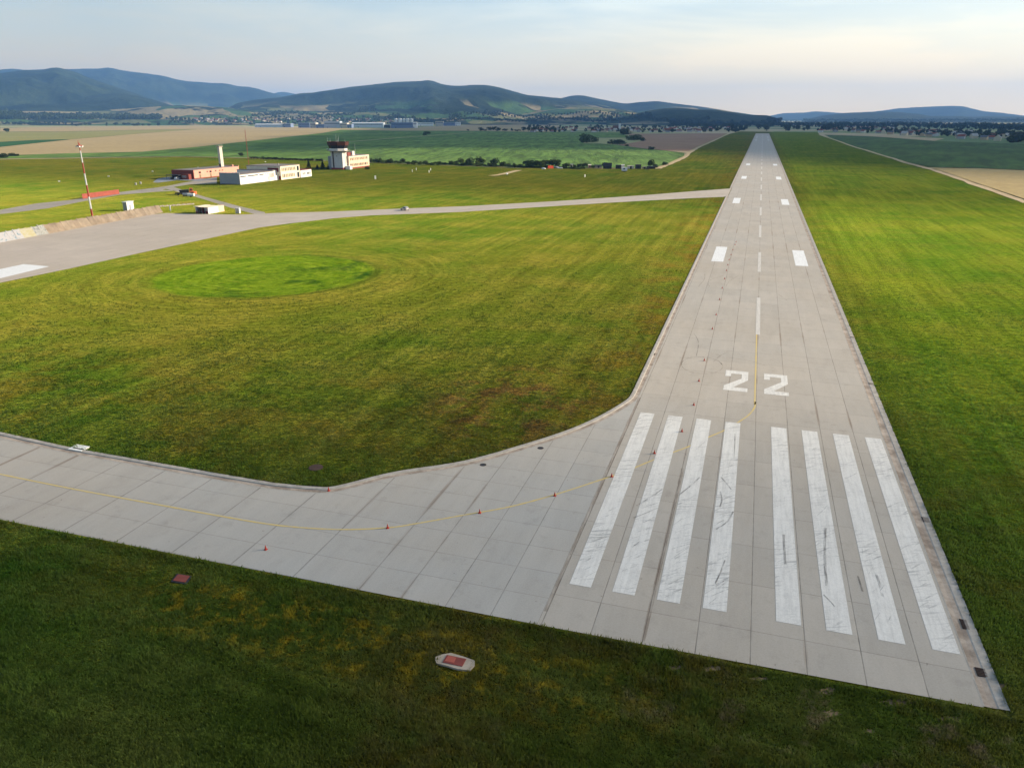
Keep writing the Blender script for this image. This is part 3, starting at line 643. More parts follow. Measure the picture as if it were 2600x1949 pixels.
hill('hills', [(-260, 182), (-120, 172), (0, 177.5), (27, 176), (60, 179), (110, 178), (176, 177), (258, 176), (271, 173), (289, 176), (316, 182), (373, 189), (411, 193), (429, 197), (441, 202), (477, 208), (500, 209), (541, 212), (568, 212), (590, 217), (608, 221), (627, 221), (645, 224.5), (681, 234), (710, 242), (760, 258), (830, 280)], 13500, 4200, 2600, M['hill_forest'], 'long blue forested ridge at the far left', .34, 1, 1300)
hill('hills', [(670, 250), (699, 235.5), (717, 233), (735, 235.4), (751, 239), (790, 250), (850, 262)], 16500, 2500, 2000, M['hill_forest'], 'small pale hill in the gap between the ridges', .1, 21, 900)
hill('hills', [(-260, 200), (-80, 196), (0, 188), (68, 180), (108, 180), (127, 175.5), (145, 173), (163, 177), (192, 185), (226, 199), (262, 211), (316, 229.5), (339, 236), (384, 252), (430, 266), (500, 286)], 9200, 3300, 2200, M['hill_dark'], 'dark rounded forested hill at the left edge', .42, 3, 1000)
hill('hills', [(540, 288), (583, 272.7), (602, 262.5), (645, 254.6), (680, 251), (715, 248), (740, 242), (764, 237.6), (794, 236), (850, 227), (889, 220.7), (929, 217), (963, 213), (1000, 209), (1041, 207.6), (1072, 206), (1086, 203.7), (1099, 205.3), (1113, 211), (1127, 215.5), (1147, 218), (1176, 218), (1194, 216), (1233, 216), (1267, 222), (1294, 229), (1334, 241), (1384, 246), (1423, 249.4), (1460, 255), (1520, 265), (1580, 277), (1640, 290)], 8200, 3300, 2400, M['hill_mixed'], 'broad wooded mountain with fields on its lower slopes', .44, 5, 1100)
hill('hills', [(1380, 262), (1423, 250), (1456, 242), (1481, 242), (1500, 246.7), (1550, 257), (1589, 263.5), (1619, 260), (1671, 257), (1724, 264.8), (1773, 270.5), (1818, 276), (1860, 284), (1930, 294)], 9800, 2600, 2000, M['hill_mixed'], 'lower blue ridge running down to the right', .2, 8, 900)
hill('hills', [(1540, 299), (1599, 292), (1654, 280), (1689, 275), (1724, 274), (1773, 278.4), (1821, 279), (1848, 283.4), (1873, 287), (1903, 292), (1928, 292.3), (1952, 293), (1965, 299), (1985, 304)], 5600, 1500, 1200, M['wood_hill'], 'near wooded hill behind the end of the runway', .22, 12, 500)
hill('hills', [(1860, 298), (1920, 297), (1955, 294.6), (1985, 288), (2050, 285.5), (2067, 282.7), (2120, 286), (2200, 292), (2300, 300)], 15500, 2500, 2000, M['hill_dark'], 'faint pale hill on the horizon right of the runway', .12, 15, 1000)
hill('hills', [(2040, 303), (2062, 300), (2087, 293.4), (2149, 286.7), (2236, 283), (2299, 286), (2336, 289.7), (2361, 295), (2410, 295), (2473, 297), (2505, 296), (2600, 296.5), (2700, 296), (2800, 300)], 10500, 2600, 2000, M['hill_dark'], 'pale blue low ridge on the right', .14, 17, 900)
hill('hills', [(2180, 287), (2236, 281.7), (2286, 274.8), (2348, 271.5), (2410, 269), (2448, 270), (2473, 277), (2492, 282), (2547, 287), (2600, 294), (2680, 298)], 15000, 3000, 2000, M['hill_dark'], 'faint domed mountain at the right', .14, 19, 1000)
hill('hills', [(-260, 252), (-60, 248), (60, 243), (150, 250), (230, 244), (294, 237), (340, 241), (384, 252), (420, 263), (480, 284)], 7600, 1700, 1500, M['hill_dark'], 'low dark forested spur in front of the left hills', .3, 31, 600)
hill('hills', [(-260, 286), (0, 284), (100, 282), (210, 283), (330, 276), (420, 268), (470, 268), (560, 272), (640, 280), (760, 282), (900, 281), (1000, 276), (1060, 273), (1140, 277), (1240, 288), (1330, 287), (1420, 276), (1500, 273), (1560, 277), (1620, 286), (1720, 298)], 6300, 1800, 2600, M['foothill'], 'rolling foothill fields between the town and the mountains', .30, 23, 520, crag=.8)

# ------------------------------------------------------------------ clouds that shade parts of the valley (outside the haze), and the haze
def cloud_mat(name, dens):
    m = bpy.data.materials.new(name); m.use_nodes = True; t = m.node_tree; t.nodes.clear()
    o = t.nodes.new('ShaderNodeOutputMaterial'); v = t.nodes.new('ShaderNodeVolumePrincipled')
    v.inputs['Color'].default_value = (.96, .97, 1, 1); v.inputs['Density'].default_value = dens; v.inputs['Anisotropy'].default_value = .5
    t.links.new(v.outputs[0], o.inputs['Volume']); return m
def cloud(centre, size, dens, label, alt, seed=0, lumps=5, rz=0.0):
    """a cloud at height alt whose shade falls round the ground position centre"""
    off = Vector((SUNDIR.x, SUNDIR.y, 0)) / SUNDIR.z * alt
    bm = bmesh.new(); bmesh.ops.create_icosphere(bm, subdivisions=4, radius=1.0)
    for v in bm.verts:
        d = v.co.normalized(); a = np.array([d.x]); b = np.array([d.y])
        n = float(fbm(a * 2.2 + 5 + d.z * 1.3, b * 2.2 + seed + d.z, 4, seed)[0]) - .5
        v.co = d * (1 + .7 * n)
        v.co.x *= size[0]; v.co.y *= size[1]; v.co.z *= size[2] * (1 if v.co.z > 0 else .45)
    me = bpy.data.meshes.new('cloud'); bm.to_mesh(me); bm.free(); me.materials.append(cloud_mat('cloud_vapour', dens))
    me.polygons.foreach_set('use_smooth', [True] * len(me.polygons))
    o = bpy.data.objects.new('cloud', me); COL.objects.link(o)
    o.location = (centre[0] + off.x, centre[1] + off.y, alt); o.rotation_euler = (0, 0, rz)
    tag(o, label, 'cloud', 'clouds over the valley', 'stuff'); return o
cloud((90, 0), (230, 112, 45), .008, 'unseen cloud shading the near end of the runway', 1000, 3)  # out of view, placed sunward so its shade falls on the near ground
def cloud_bank(foot, thick, dens, label, alt, seed):
    """a flat cloud layer whose shade covers the outlined stretch of ground"""
    off = Vector((SUNDIR.x, SUNDIR.y, 0)) / SUNDIR.z * alt
    P = np.array([q for q in smooth_line(foot + foot[:1], 8)[:-1]]); c = P.mean(0); n = len(P)
    R_ = [0.0, .25, .5, .7, .83, .92, .97, 1.0]; V = []; F = []
    for sgn in (1, -1):
        for r in R_:
            q = c + (P - c) * r; nz_ = fbm(q[:, 0] / 260, q[:, 1] / 260, 4, seed); t = thick * math.sqrt(max(0, 1 - r ** 6)) * (.55 + .9 * nz_)
            q = q + (P - c) / np.linalg.norm(P - c, axis=1)[:, None] * ((fbm(P[:, 0] / 180, P[:, 1] / 180, 4, seed + 3) - .5) * 160 * r)[:, None]
            for i in range(n): V.append((q[i, 0] - c[0], q[i, 1] - c[1], sgn * t[i] * (1 if sgn > 0 else .4)))
    m = len(R_)
    for k in range(2):
        b = k * m * n
        for j in range(m - 1):
            for i in range(n):
                f = (b + j * n + i, b + j * n + (i + 1) % n, b + (j + 1) * n + (i + 1) % n, b + (j + 1) * n + i); F.append(f[::-1] if k == 0 else f)
    a = (m - 1) * n; b = m * n + (m - 1) * n
    for i in range(n): F.append((a + i, b + i, b + (i + 1) % n, a + (i + 1) % n))
    me = bpy.data.meshes.new('cloud'); me.from_pydata(V, [], F); me.update(); bm = bmesh.new(); bm.from_mesh(me); bmesh.ops.remove_doubles(bm, verts=bm.verts, dist=.01); bmesh.ops.recalc_face_normals(bm, faces=bm.faces[:]); bm.to_mesh(me); bm.free()
    me.materials.append(cloud_mat('cloud_vapour', dens)); o = bpy.data.objects.new('cloud', me); COL.objects.link(o); o.location = (c[0] + off.x, c[1] + off.y, alt)
    tag(o, label, 'cloud', 'clouds over the valley', 'stuff')
cloud_bank(gp([(1000, 322), (900, 336), (780, 352), (640, 372), (700, 386), (900, 379), (1200, 374), (1500, 379), (1800, 380), (2000, 385), (2250, 404), (2450, 424), (2700, 430), (3000, 420), (3000, 330), (2700, 316), (2000, 315), (1300, 316)]), 70, .024, 'wide flat cloud layer shading the far fields and the runway end', 1500, 9)

hm = bpy.data.materials.new('valley_haze'); hm.use_nodes = True; t = hm.node_tree; t.nodes.clear()
o_ = t.nodes.new('ShaderNodeOutputMaterial'); av = t.nodes.new('ShaderNodeAddShader'); t.links.new(av.outputs[0], o_.inputs['Volume'])
for _i, (_c, _d, _g) in enumerate((((.07, .40, 1.0, 1), 4.6e-5, .0), ((1.0, .95, .88, 1), 1.1e-5, .76))):     # fine blue air and a little pale dust
    v_ = t.nodes.new('ShaderNodeVolumePrincipled'); v_.inputs['Color'].default_value = _c; v_.inputs['Density'].default_value = _d; v_.inputs['Anisotropy'].default_value = _g
    t.links.new(v_.outputs[0], av.inputs[_i])
hb = MB().box(-22000, 22000, -22000, 22000, -6, 830).build('haze', hm); struct(hb, 'thin blue haze filling the valley', 'stuff')

# ------------------------------------------------------------------ surface lookup on hills (for the far town)
from mathutils.bvhtree import BVHTree
_b = []
for o in list(COL.objects):
    if o.type == 'MESH' and o.name.split('.')[0] == 'hills':
        _b.append(BVHTree.FromPolygons([v.co[:] for v in o.data.vertices], [p.vertices[:] for p in o.data.polygons]))
def surf(px, py, lift=0.0):
    d = ray(px, py).normalized(); o = Vector((0, 0, CAMH)); best = None
    if d.z < -1e-5:
        t = (-.3 - CAMH) / d.z; best = (t, o + d * t)
    for b in _b:
        h = b.ray_cast(o, d)
        if h[0] is not None and (best is None or h[3] < best[0]): best = (h[3], h[0])
    if best is None: return far_pt(px, py, 5000)
    return best[1]
def view_rz(p): return math.atan2(-p[0], p[1])            # turns a building's front towards the airfield

# ------------------------------------------------------------------ trees
def foliage_mat(name, a, b, var=.5):
    k = NT(name); r = k.rand(); n = k.noise(.55, 3, .6); f = k.noise(4.0, 2, .5)
    c = k.mix(k.ramp(k.math('ADD', k.math('MULTIPLY', n, .7), k.math('MULTIPLY', r, .3)), [(.35, 0.0), (.68, 1.0)]), a, b)
    cv = k.new('ShaderNodeVectorMath', operation='SCALE'); k.put(cv.inputs[0], c); k.put(cv.inputs['Scale'], k.math('MULTIPLY_ADD', f, var * 2, 1 - var))
    k.b.inputs['Specular IOR Level'].default_value = .1
    tl = k.new('ShaderNodeBsdfTranslucent'); k.put(tl.inputs[0], cv.outputs[0]); ms = k.new('ShaderNodeMixShader'); ms.inputs[0].default_value = .22
    k.t.links.new(k.b.outputs[0], ms.inputs[1]); k.t.links.new(tl.outputs[0], ms.inputs[2]); k.t.links.new(ms.outputs[0], k.out.inputs['Surface'])
    return k.done(cv.outputs[0], .8)
M['leaf'] = foliage_mat('leaves', (.042, .070, .018, 1), (.085, .115, .030, 1))
M['leaf_dark'] = foliage_mat('dark_leaves', (.026, .044, .016, 1), (.050, .070, .025, 1))
M['leaf_far'] = foliage_mat('far_leaves', (.020, .036, .018, 1), (.045, .064, .028, 1))
M['needle'] = foliage_mat('needles', (.010, .020, .010, 1), (.020, .032, .014, 1))
M['bark'] = weathered('bark', (.09, .065, .045, 1), .3, 2.0, .95)

def crown_mesh(name, n, leaf, lobes, m, seed, conifer=False, low=False):
    """crown of many leaf-clump faces; unit size: width 1, height 1 from z=0"""
    g = np.random.default_rng(seed)
    if conifer:
        t = g.random(n) ** .8; r = .5 * (1 - t) * (.55 + .45 * (np.sin(t * 38) * .5 + .5)) * (.6 + .4 * g.random(n)); a = g.random(n) * 6.283
        P = np.stack([r * np.cos(a), r * np.sin(a), t], 1)
    else:
        C = []
        for i in range(lobes):
            a = g.random() * 6.283; rr = .36 * math.sqrt(g.random()); C.append((rr * math.cos(a), rr * math.sin(a), .14 + .62 * g.random() * (1 - rr), .13 + .15 * g.random()))
        if low: C = [(.34 * math.sqrt(g.random()) * math.cos(q), .34 * math.sqrt(g.random()) * math.sin(q), .12 + .5 * g.random(), .2 + .14 * g.random()) for q in g.random(lobes + 4) * 6.283]; lobes = len(C)
        C = np.array(C); ci = g.integers(0, lobes, n); d = g.normal(size=(n, 3)); d /= np.linalg.norm(d, axis=1)[:, None]
        rad = C[ci, 3] * (.55 + .5 * g.random(n) ** .5); P = C[ci, :3] + d * rad[:, None] * np.array((1, 1, .85))
        P[:, 2] = np.clip(P[:, 2], .02, 1.05)
    A = g.normal(size=(n, 3)); A /= np.linalg.norm(A, axis=1)[:, None]; B = np.cross(A, g.normal(size=(n, 3))); B /= np.linalg.norm(B, axis=1)[:, None] + 1e-9
    s = leaf * (.6 + .8 * g.random(n))[:, None]
    V = np.stack([P - A * s, P + B * s * .7, P + A * s, P - B * s * .7], 1).reshape(-1, 3)
    F = np.arange(4 * n).reshape(-1, 4)
    me = bpy.data.meshes.new(name); me.from_pydata(V.tolist(), [], F.tolist()); me.update(); me.materials.append(m); return me
def trunk_mesh(name, seed, limbs=5):
    g = random.Random(seed); b = MB(); b.tube((0, 0, -.03), (.01, .01, .34), .035, .026, 7)
    b.tube((.01, .01, .34), (.03, -.02, .72), .026, .010, 6)
    for i in range(limbs):
        a = g.random() * 6.28; z = .2 + .3 * g.random(); b.tube((.01, 0, z), (.28 * math.cos(a), .28 * math.sin(a), z + .28 + .15 * g.random()), .015, .005, 5)
    me = bpy.data.meshes.new(name); me.from_pydata(b.v, [], b.f); me.update(); me.materials.append(M['bark']); return me
TR_NEAR = [crown_mesh('crown', 900, .052, 9 + i, M['leaf_dark' if i % 3 == 2 else 'leaf'], 40 + i) for i in range(5)]
TR_LOW = [crown_mesh('crown', 900, .055, 8 + i, M['leaf_dark' if i % 2 else 'leaf'], 140 + i, False, True) for i in range(4)]
TR_MID = [crown_mesh('crown', 320, .085, 8, M['leaf_dark'], 60 + i) for i in range(4)]
TR_FAR = [crown_mesh('crown', 110, .14, 7, M['leaf_far'], 80 + i) for i in range(5)]
CONI = [crown_mesh('crown', 700, .055, 1, M['needle'], 90 + i, True) for i in range(3)]
TRK = [trunk_mesh('trunk', i) for i in range(3)]
def tree(loc, w, h, label, group=None, kind='near', name='tree', cat='tree', lift=.16):
    if name == 'bush' and kind == 'near': kind = 'low'
    meshes = {'near': TR_NEAR, 'low': TR_LOW, 'mid': TR_MID, 'far': TR_FAR, 'conifer': CONI}[kind]
    e = bpy.data.objects.new(name, None); COL.objects.link(e); e.location = loc; e.rotation_euler = (0, 0, rnd.random() * 6.28); e.empty_display_size = .3
    tag(e, label, cat, group)
    c = bpy.data.objects.new('crown', rnd.choice(meshes)); COL.objects.link(c); c.parent = e
    up = h * lift; c.location = (0, 0, up); c.scale = (w * 1.12, w * (1.0 + .2 * rnd.random()), (h - up) * 1.03)
    t = bpy.data.objects.new('trunk', rnd.choice(TRK)); COL.objects.link(t); t.parent = e; t.scale = (w * .9, w * .9, h)
    return e
def tree_px(px, py, wpx, hpx, label, group=None, kind='near', name='tree', cat='tree', lift=.16):
    p = surf(px, py) if py < 330 else Vector((*G(px, py), 0)); d = (p - Vector((0, 0, CAMH))).length / FPX * .97
    return tree(p, wpx * d, hpx * d, label, group, kind, name, cat, lift)

HEDGE = [(941, 412.7, 10, 13), (960.7, 414, 15, 15), (990.5, 415.4, 17, 15), (1022.6, 414, 12, 12), (1036, 417, 8, 8), (1052, 418.8, 16, 14), (1066, 418, 9, 8), (1081, 419, 12, 12), (1098, 419, 10, 7), (1115, 419.7, 11, 11), (1129, 418, 9, 7), (1144.7, 417, 11, 10), (1158, 417, 11, 9), (1173.6, 417, 19, 17), (1189, 419.7, 23, 21), (1210.7, 421.5, 13, 16), (1219.7, 418.8, 26, 22), (1243, 422.4, 15, 11), (1253, 419.7, 22, 20), (1275.8, 424, 15, 14), (1292, 421, 12, 7), (1306.5, 426, 16, 14), (1322, 423, 12, 7),
         (1338, 424, 24, 18), (1355, 425, 24, 20), (1368, 426, 24, 19), (1383, 424.5, 27, 23), (1401, 424, 27, 20), (1417, 425, 24, 21), (1435, 426, 21, 14), (1458, 425, 8, 8), (1469, 425, 10, 9), (1483, 425, 18, 11), (1537, 427, 16, 16), (1650, 422.5, 17, 19), (1662, 425.5, 14, 10), (1688.7, 419, 12, 9), (1508, 426.5, 15, 8)]
for i, (x, y, w, h) in enumerate(HEDGE):
    if h >= 17: lab, g_ = 'tall dark bushy tree standing in the row along the green crop edge', 'tall trees along the crop edge'
    elif h >= 11: lab, g_ = 'medium round tree in the row between mown grass and crops', 'round trees along the crop edge'
    else: lab, g_ = 'low bush between the trees along the green crop edge', 'bushes along the crop edge'
    tree_px(x, y, w * 1.1, h * 1.08, lab, g_, 'near', 'tree' if h >= 11 else 'bush', 'tree' if h >= 11 else 'bush', .07 if h >= 11 else .0)
for x in [940 + 10.5 * i for i in range(38)] + [1345 + 9 * i for i in range(16)]:
    tree_px(x + rnd.uniform(-3, 3), 411.5 + (x - 940) * .0325 + rnd.uniform(-1, 1), rnd.uniform(9, 17), rnd.uniform(4, 7.5), 'low bush between the trees along the green crop edge', 'bushes along the crop edge', 'near', 'bush', 'bush', .0)
for x, y, w, h, lab in [(932, 430, 11, 9, 'small round bush at the corner of the peach annex'), (1083.6, 346, 17, 14, 'lone round tree on the track through the green crops'), (1490, 362, 34, 26, 'big round dark bush in the middle of the green field'), (1512, 360, 14, 14, 'smaller bush beside the big round bush in the field'),
                        (1654, 380.4, 15, 9, 'lone low bush on the edge of brown field and crops'), (1592, 371.7, 8, 6, 'tiny bush on the corner of the brown field'), (1584, 342, 31, 17, 'dark thicket at the top corner of the brown field'), (1609, 355.5, 40, 16, 'long dark thicket beside the brown field'), (1630, 358, 16, 10, 'bush at the tip of the dark thicket by brown field'), (1568, 366.5, 38, 15, 'dark thicket between green crops and brown field'), (1548, 365.5, 12, 7, 'low bush at the left end of the dark thicket'),
                        (18.5, 337, 16, 11, 'lone dark tree in the far left meadow'), (4.5, 401, 22, 12, 'dark bush cut by the left edge of the view'), (26, 396, 9, 7, 'first of three bushes in a row at the field edge'), (34, 396, 7, 8, 'thin bush in the middle of three at the field edge'), (43, 396.5, 10, 6, 'third of three bushes in a row at the field edge'), (612, 396, 12, 9, 'dark shrub leaning over the track behind the salmon building'), (714, 421.5, 9, 5, 'small bush behind the flat roof of the white block'), (739, 421, 6, 5, 'tiny bush right of the one behind the white block'),
                        (1188.5, 332, 6, 4, 'small shrub at the end of the farm track')]:
    tree_px(x, y, w, h, lab, None, 'near' if y > 340 else 'mid', 'bush' if 'bush' in lab or 'thicket' in lab or 'shrub' in lab else 'tree', 'bush' if 'bush' in lab or 'thicket' in lab or 'shrub' in lab else 'tree', .04 if 'tree' not in lab else .14)
for i in range(26):
    x = 640 + i * 7.0 + rnd.uniform(-2, 2); tree_px(x, 402.5 + (x - 640) * .038, rnd.uniform(8, 13), rnd.uniform(4, 7), 'low scrub in the dark hedge along the far field track', 'scrub along the field track', 'mid', 'bush', 'bush', .0)
for x, y, w, h, lab in [(784.5, 428.5, 13, 21, 'tall dark conifer beyond the white annex'), (806, 430.5, 12, 11, 'small dark conifer left of the tower'), (820, 430.5, 15, 21, 'broad dark conifer beside the tower'), (833.5, 430.5, 9, 11, 'small conifer against the tower wall')]:
    tree_px(x, y, w, h, lab, None, 'conifer', 'conifer', 'tree', .06)
LGREEN = 'roadside trees in the far left'
for x in (745, 812, 860, 910, 965, 1015, 1205, 1298, 1395, 1445, 1490, 1520, 1560, 1605, 1680, 1790):
    q = C1(x, 838 + rnd.uniform(-4, 8)); tree_px(q[0], q[1], rnd.uniform(6, 12), rnd.uniform(6, 9), 'small roadside tree along the country road in the far left', LGREEN, 'far')
for q, w, h in ((C2(605, 607), 9, 6), (C2(655, 605), 7, 5), (C2(260, 605), 4, 4), (C2(310, 605), 5, 4), (C2(390, 605), 5, 4)):
    tree_px(*q, w, h, 'small tree on the meadow in front of the long pale halls', 'trees in front of the halls', 'far')
for x, w, h in ((1221, 12, 11), (1232, 9, 6), (1247, 18, 13), (1262, 17, 13), (1282, 16, 8), (1298, 8, 9), (1314, 15, 6), (1330, 15, 14), (1342, 13, 14), (1360, 20, 15)):
    tree_px(x, 333.5 + (x - 1220) * .008, w, h, 'dark tree on the far edge of the green field', 'trees on the far field edge', 'mid')

# ------------------------------------------------------------------ far villages
WALLC = [weathered('plaster_' + n, lin(*c), .12, .3) for n, c in (('white', (206, 204, 198)), ('cream', (200, 186, 158)), ('grey', (160, 160, 160)), ('sand', (184, 160, 130)))]
ROOFC = [weathered('roof_' + n, lin(*c), .2, .4) for n, c in (('red', (134, 70, 52)), ('brown', (104, 66, 52)), ('grey', (96, 98, 104)), ('pale', (176, 172, 166)))]
M['pane'] = weathered('window_glass', (.05, .06, .07, 1), .3, 1.0, .15)
def house_meshes(i):
    g = random.Random(i); w, d, h, r = g.uniform(9, 13), g.uniform(8, 11), g.uniform(3.2, 5.6), g.uniform(2.6, 4.2)
    a = MB(); a.box(-w / 2, w / 2, -d / 2, d / 2, -1, h); a.add([(-w / 2, -d / 2, h), (-w / 2, d / 2, h), (-w / 2, 0, h + r)], [(0, 1, 2)]); a.add([(w / 2, -d / 2, h), (w / 2, d / 2, h), (w / 2, 0, h + r)], [(0, 2, 1)])
    W = bpy.data.meshes.new('wall'); W.from_pydata(a.v, [], a.f); W.update(); W.materials.append(WALLC[i % 4])
    o = .5; b = MB(); t = .22; sl = r / (d / 2)
    for s in (-1, 1):
        y0, z0 = s * (d / 2 + o), h - o * sl; L = [(-w / 2 - o, y0, z0), (w / 2 + o, y0, z0), (w / 2 + o, 0, h + r), (-w / 2 - o, 0, h + r)]
        b.add(L + [(x, y, z + t) for x, y, z in L], [(0, 1, 2, 3), (4, 5, 6, 7), (0, 1, 5, 4), (1, 2, 6, 5), (3, 0, 4, 7)])
    b.box(-w * .2 - .3, -w * .2 + .3, .6, 1.2, h + r * .5, h + r + .8)
    R = bpy.data.meshes.new('roof'); R.from_pydata(b.v, [], b.f); R.update(); R.materials.append(ROOFC[(0, 1, 0, 2, 0, 3, 1, 2)[i % 8]])
    return W, R
HOUSES = [house_meshes(i) for i in range(16)]
RN = ['red', 'brown', 'red', 'grey', 'red', 'pale', 'brown', 'grey']
def house(p, i, where, s=1.0):
    W, R = HOUSES[i % 16]
    o = bpy.data.objects.new('house', W); COL.objects.link(o); o.location = p; o.scale = (s, s, s); o.rotation_euler = (0, 0, view_rz(p) + rnd.choice((0, 1.57, 0, 3.14)) + rnd.uniform(-.5, .5))
    tag(o, f"small {('white', 'cream', 'grey', 'sandy')[i % 4]} house with {RN[i % 8]} roof in {where}", 'house', f"{('white', 'cream', 'grey', 'sandy')[i % 4]} {RN[i % 8]}-roofed houses in {where}")
    for nm, me in (('roof', R),):
        c = bpy.data.objects.new(nm, me); COL.objects.link(c); c.parent = o
def fartree(px, py, hm, where, wide=1.0):
    p = surf(px, py); h = hm * rnd.uniform(.7, 1.3)
    tree(p, h * wide * rnd.uniform(.7, 1.15), h, f'dark leafy tree among the houses of {where}' if 'village' in where or 'town' in where else f'dark tree in {where}', f'trees of {where}', 'far', lift=.05)
# town below the mountains, left of centre
for i in range(95):
    x = rnd.uniform(490, 1010); y = rnd.uniform(300, 312) if x > 620 else rnd.uniform(303, 311)
    y += 3 * (1 if x > 850 else 0); house(surf(x, y), rnd.randrange(16), 'the far town behind the halls', 1.25)
for i in range(58):
    x = rnd.uniform(420, 1100); fartree(x, rnd.uniform(292, 314) if x > 560 else rnd.uniform(300, 312), 15, 'the far town behind the halls', 1.2)
# village straight ahead, left of the runway end
for i in range(85):
    x = rnd.uniform(1350, 1850); house(Vector((*G(x, rnd.uniform(326, 336)), -.2)), rnd.choice((0, 1, 2, 4, 6, 8, 9, 10, 12, 13, 14)), 'the village beyond the brown field')
for i in range(60):
    x = rnd.uniform(1345, 1900); y = rnd.uniform(321, 337); fartree(x, y, 12, 'the village beyond the brown field')
# wood at the end of the runway
for i in range(48):
    x = rnd.uniform(1755, 2130); fartree(x, rnd.uniform(322, 333) - (4 if x < 1850 else 0), 19, 'the wood at the end of the runway', .9)
# village to the right
for i in range(75):
    x = rnd.uniform(2080, 2580); yb = 338 + max(0, x - 2150) * .055
    house(Vector((*G(x, yb - rnd.uniform(1, 15)), -.2)), rnd.randrange(16), 'the village beyond the maize field')
for i in range(55):
    x = rnd.uniform(2060, 2660); yb = 335 + max(0, x - 2150) * .05
    fartree(x, yb - rnd.uniform(0, 20), 13, 'the village beyond the maize field')
for x in (2570, 2585, 2600, 2615, 2630): fartree(x, 361.5 + rnd.uniform(-2, 2), 17, 'the village beyond the maize field', 1.3)

def wood_mass(name, spots, m, label, hgt=14, leaf=2.6, per=26):
    P = []
    for (x, y) in spots:
        p = surf(x, y); h = hgt * rnd.uniform(.6, 1.25)
        d = nprng.normal(size=(per, 3)); d /= np.linalg.norm(d, axis=1)[:, None]
        P.append(np.array(p) + np.array((0, 0, h * .55)) + d * np.array((h * .45, h * .45, h * .5)) * nprng.uniform(.6, 1, (per, 1)))
    P = np.concatenate(P); n = len(P); A = nprng.normal(size=(n, 3)); A /= np.linalg.norm(A, axis=1)[:, None]; B = np.cross(A, nprng.normal(size=(n, 3))); B /= np.linalg.norm(B, axis=1)[:, None]
    s = leaf * nprng.uniform(.6, 1.4, (n, 1)); V = np.stack([P - A * s, P + B * s, P + A * s, P - B * s], 1).reshape(-1, 3)
    me = bpy.data.meshes.new(name); me.from_pydata(V.tolist(), [], np.arange(4 * n).reshape(-1, 4).tolist()); me.update(); me.materials.append(m)
    o = bpy.data.objects.new(name, me); COL.objects.link(o); struct(o, label, 'stuff')
wood_mass('forest', [(rnd.uniform(-30, 256), rnd.uniform(296, 304)) for _ in range(420)] + [(rnd.uniform(268, 410), rnd.uniform(298, 304)) for _ in range(190)] + [(rnd.uniform(-30, 60), rnd.uniform(287, 298)) for _ in range(90)], M['leaf_far'], 'dark strip of woodland below the left hills', 22, 4.5)
wood_mass('forest', [(rnd.uniform(-30, 165), 313 + rnd.uniform(0, 4)) for _ in range(70)], M['leaf_far'], 'hedge of dark trees across the far left meadow', 11, 2.2)
wood_mass('forest', [(x, 286 + 9 * abs(math.sin(x * .013)) + rnd.uniform(-3, 4)) for x in np.linspace(640, 900, 70)] + [(x, 306 + 3 * math.sin(x * .03) + rnd.uniform(-2, 2)) for x in np.linspace(1040, 1800, 200)] + [(x, 293 + 4 * math.sin(x * .02) + rnd.uniform(-2, 2)) for x in np.linspace(1180, 1620, 60)] + [(rnd.gauss(c_, 14), rnd.gauss(d_, 3)) for c_, d_ in ((700, 292), (930, 283), (1010, 300), (1160, 297), (1250, 290), (1380, 300), (1470, 304), (1540, 300), (1640, 296)) for _ in range(26)], M['leaf_far'], 'wooded hedgerows and copses on the rolling foothills', 15, 3.4)
wood_mass('forest', [(rnd.uniform(430, 1100), rnd.uniform(299, 316)) for _ in range(260)], M['leaf_far'], 'garden trees filling the far town behind the halls', 12, 2.8)
wood_mass('forest', [(rnd.uniform(1345, 1880), rnd.uniform(320, 336.5)) for _ in range(130)], M['leaf_far'], 'garden greenery filling the village beyond the brown field', 8, 1.8)
wood_mass('forest', [(x, 336 + max(0, x - 2150) * .05 - rnd.uniform(0, 17)) for x in nprng.uniform(2070, 2660, 230)], M['leaf_far'], 'garden greenery filling the village beyond the maize field', 8, 1.8)
wood_mass('forest', [(x, 318 + rnd.uniform(-5, 5)) for x in np.linspace(1700, 2150, 330)] + [(x, 318 + rnd.uniform(-6, 6) + max(0, x - 2300) * .03) for x in np.linspace(2120, 2680, 420)], M['leaf_far'], 'mass of trees along the river beyond the villages', 15, 3.2)
wood_mass('forest', [(x, 307 + rnd.uniform(-2, 2)) for x in np.linspace(1950, 2680, 300)], M['leaf_far'], 'faint line of trees below the right-hand hills', 16, 4.0)

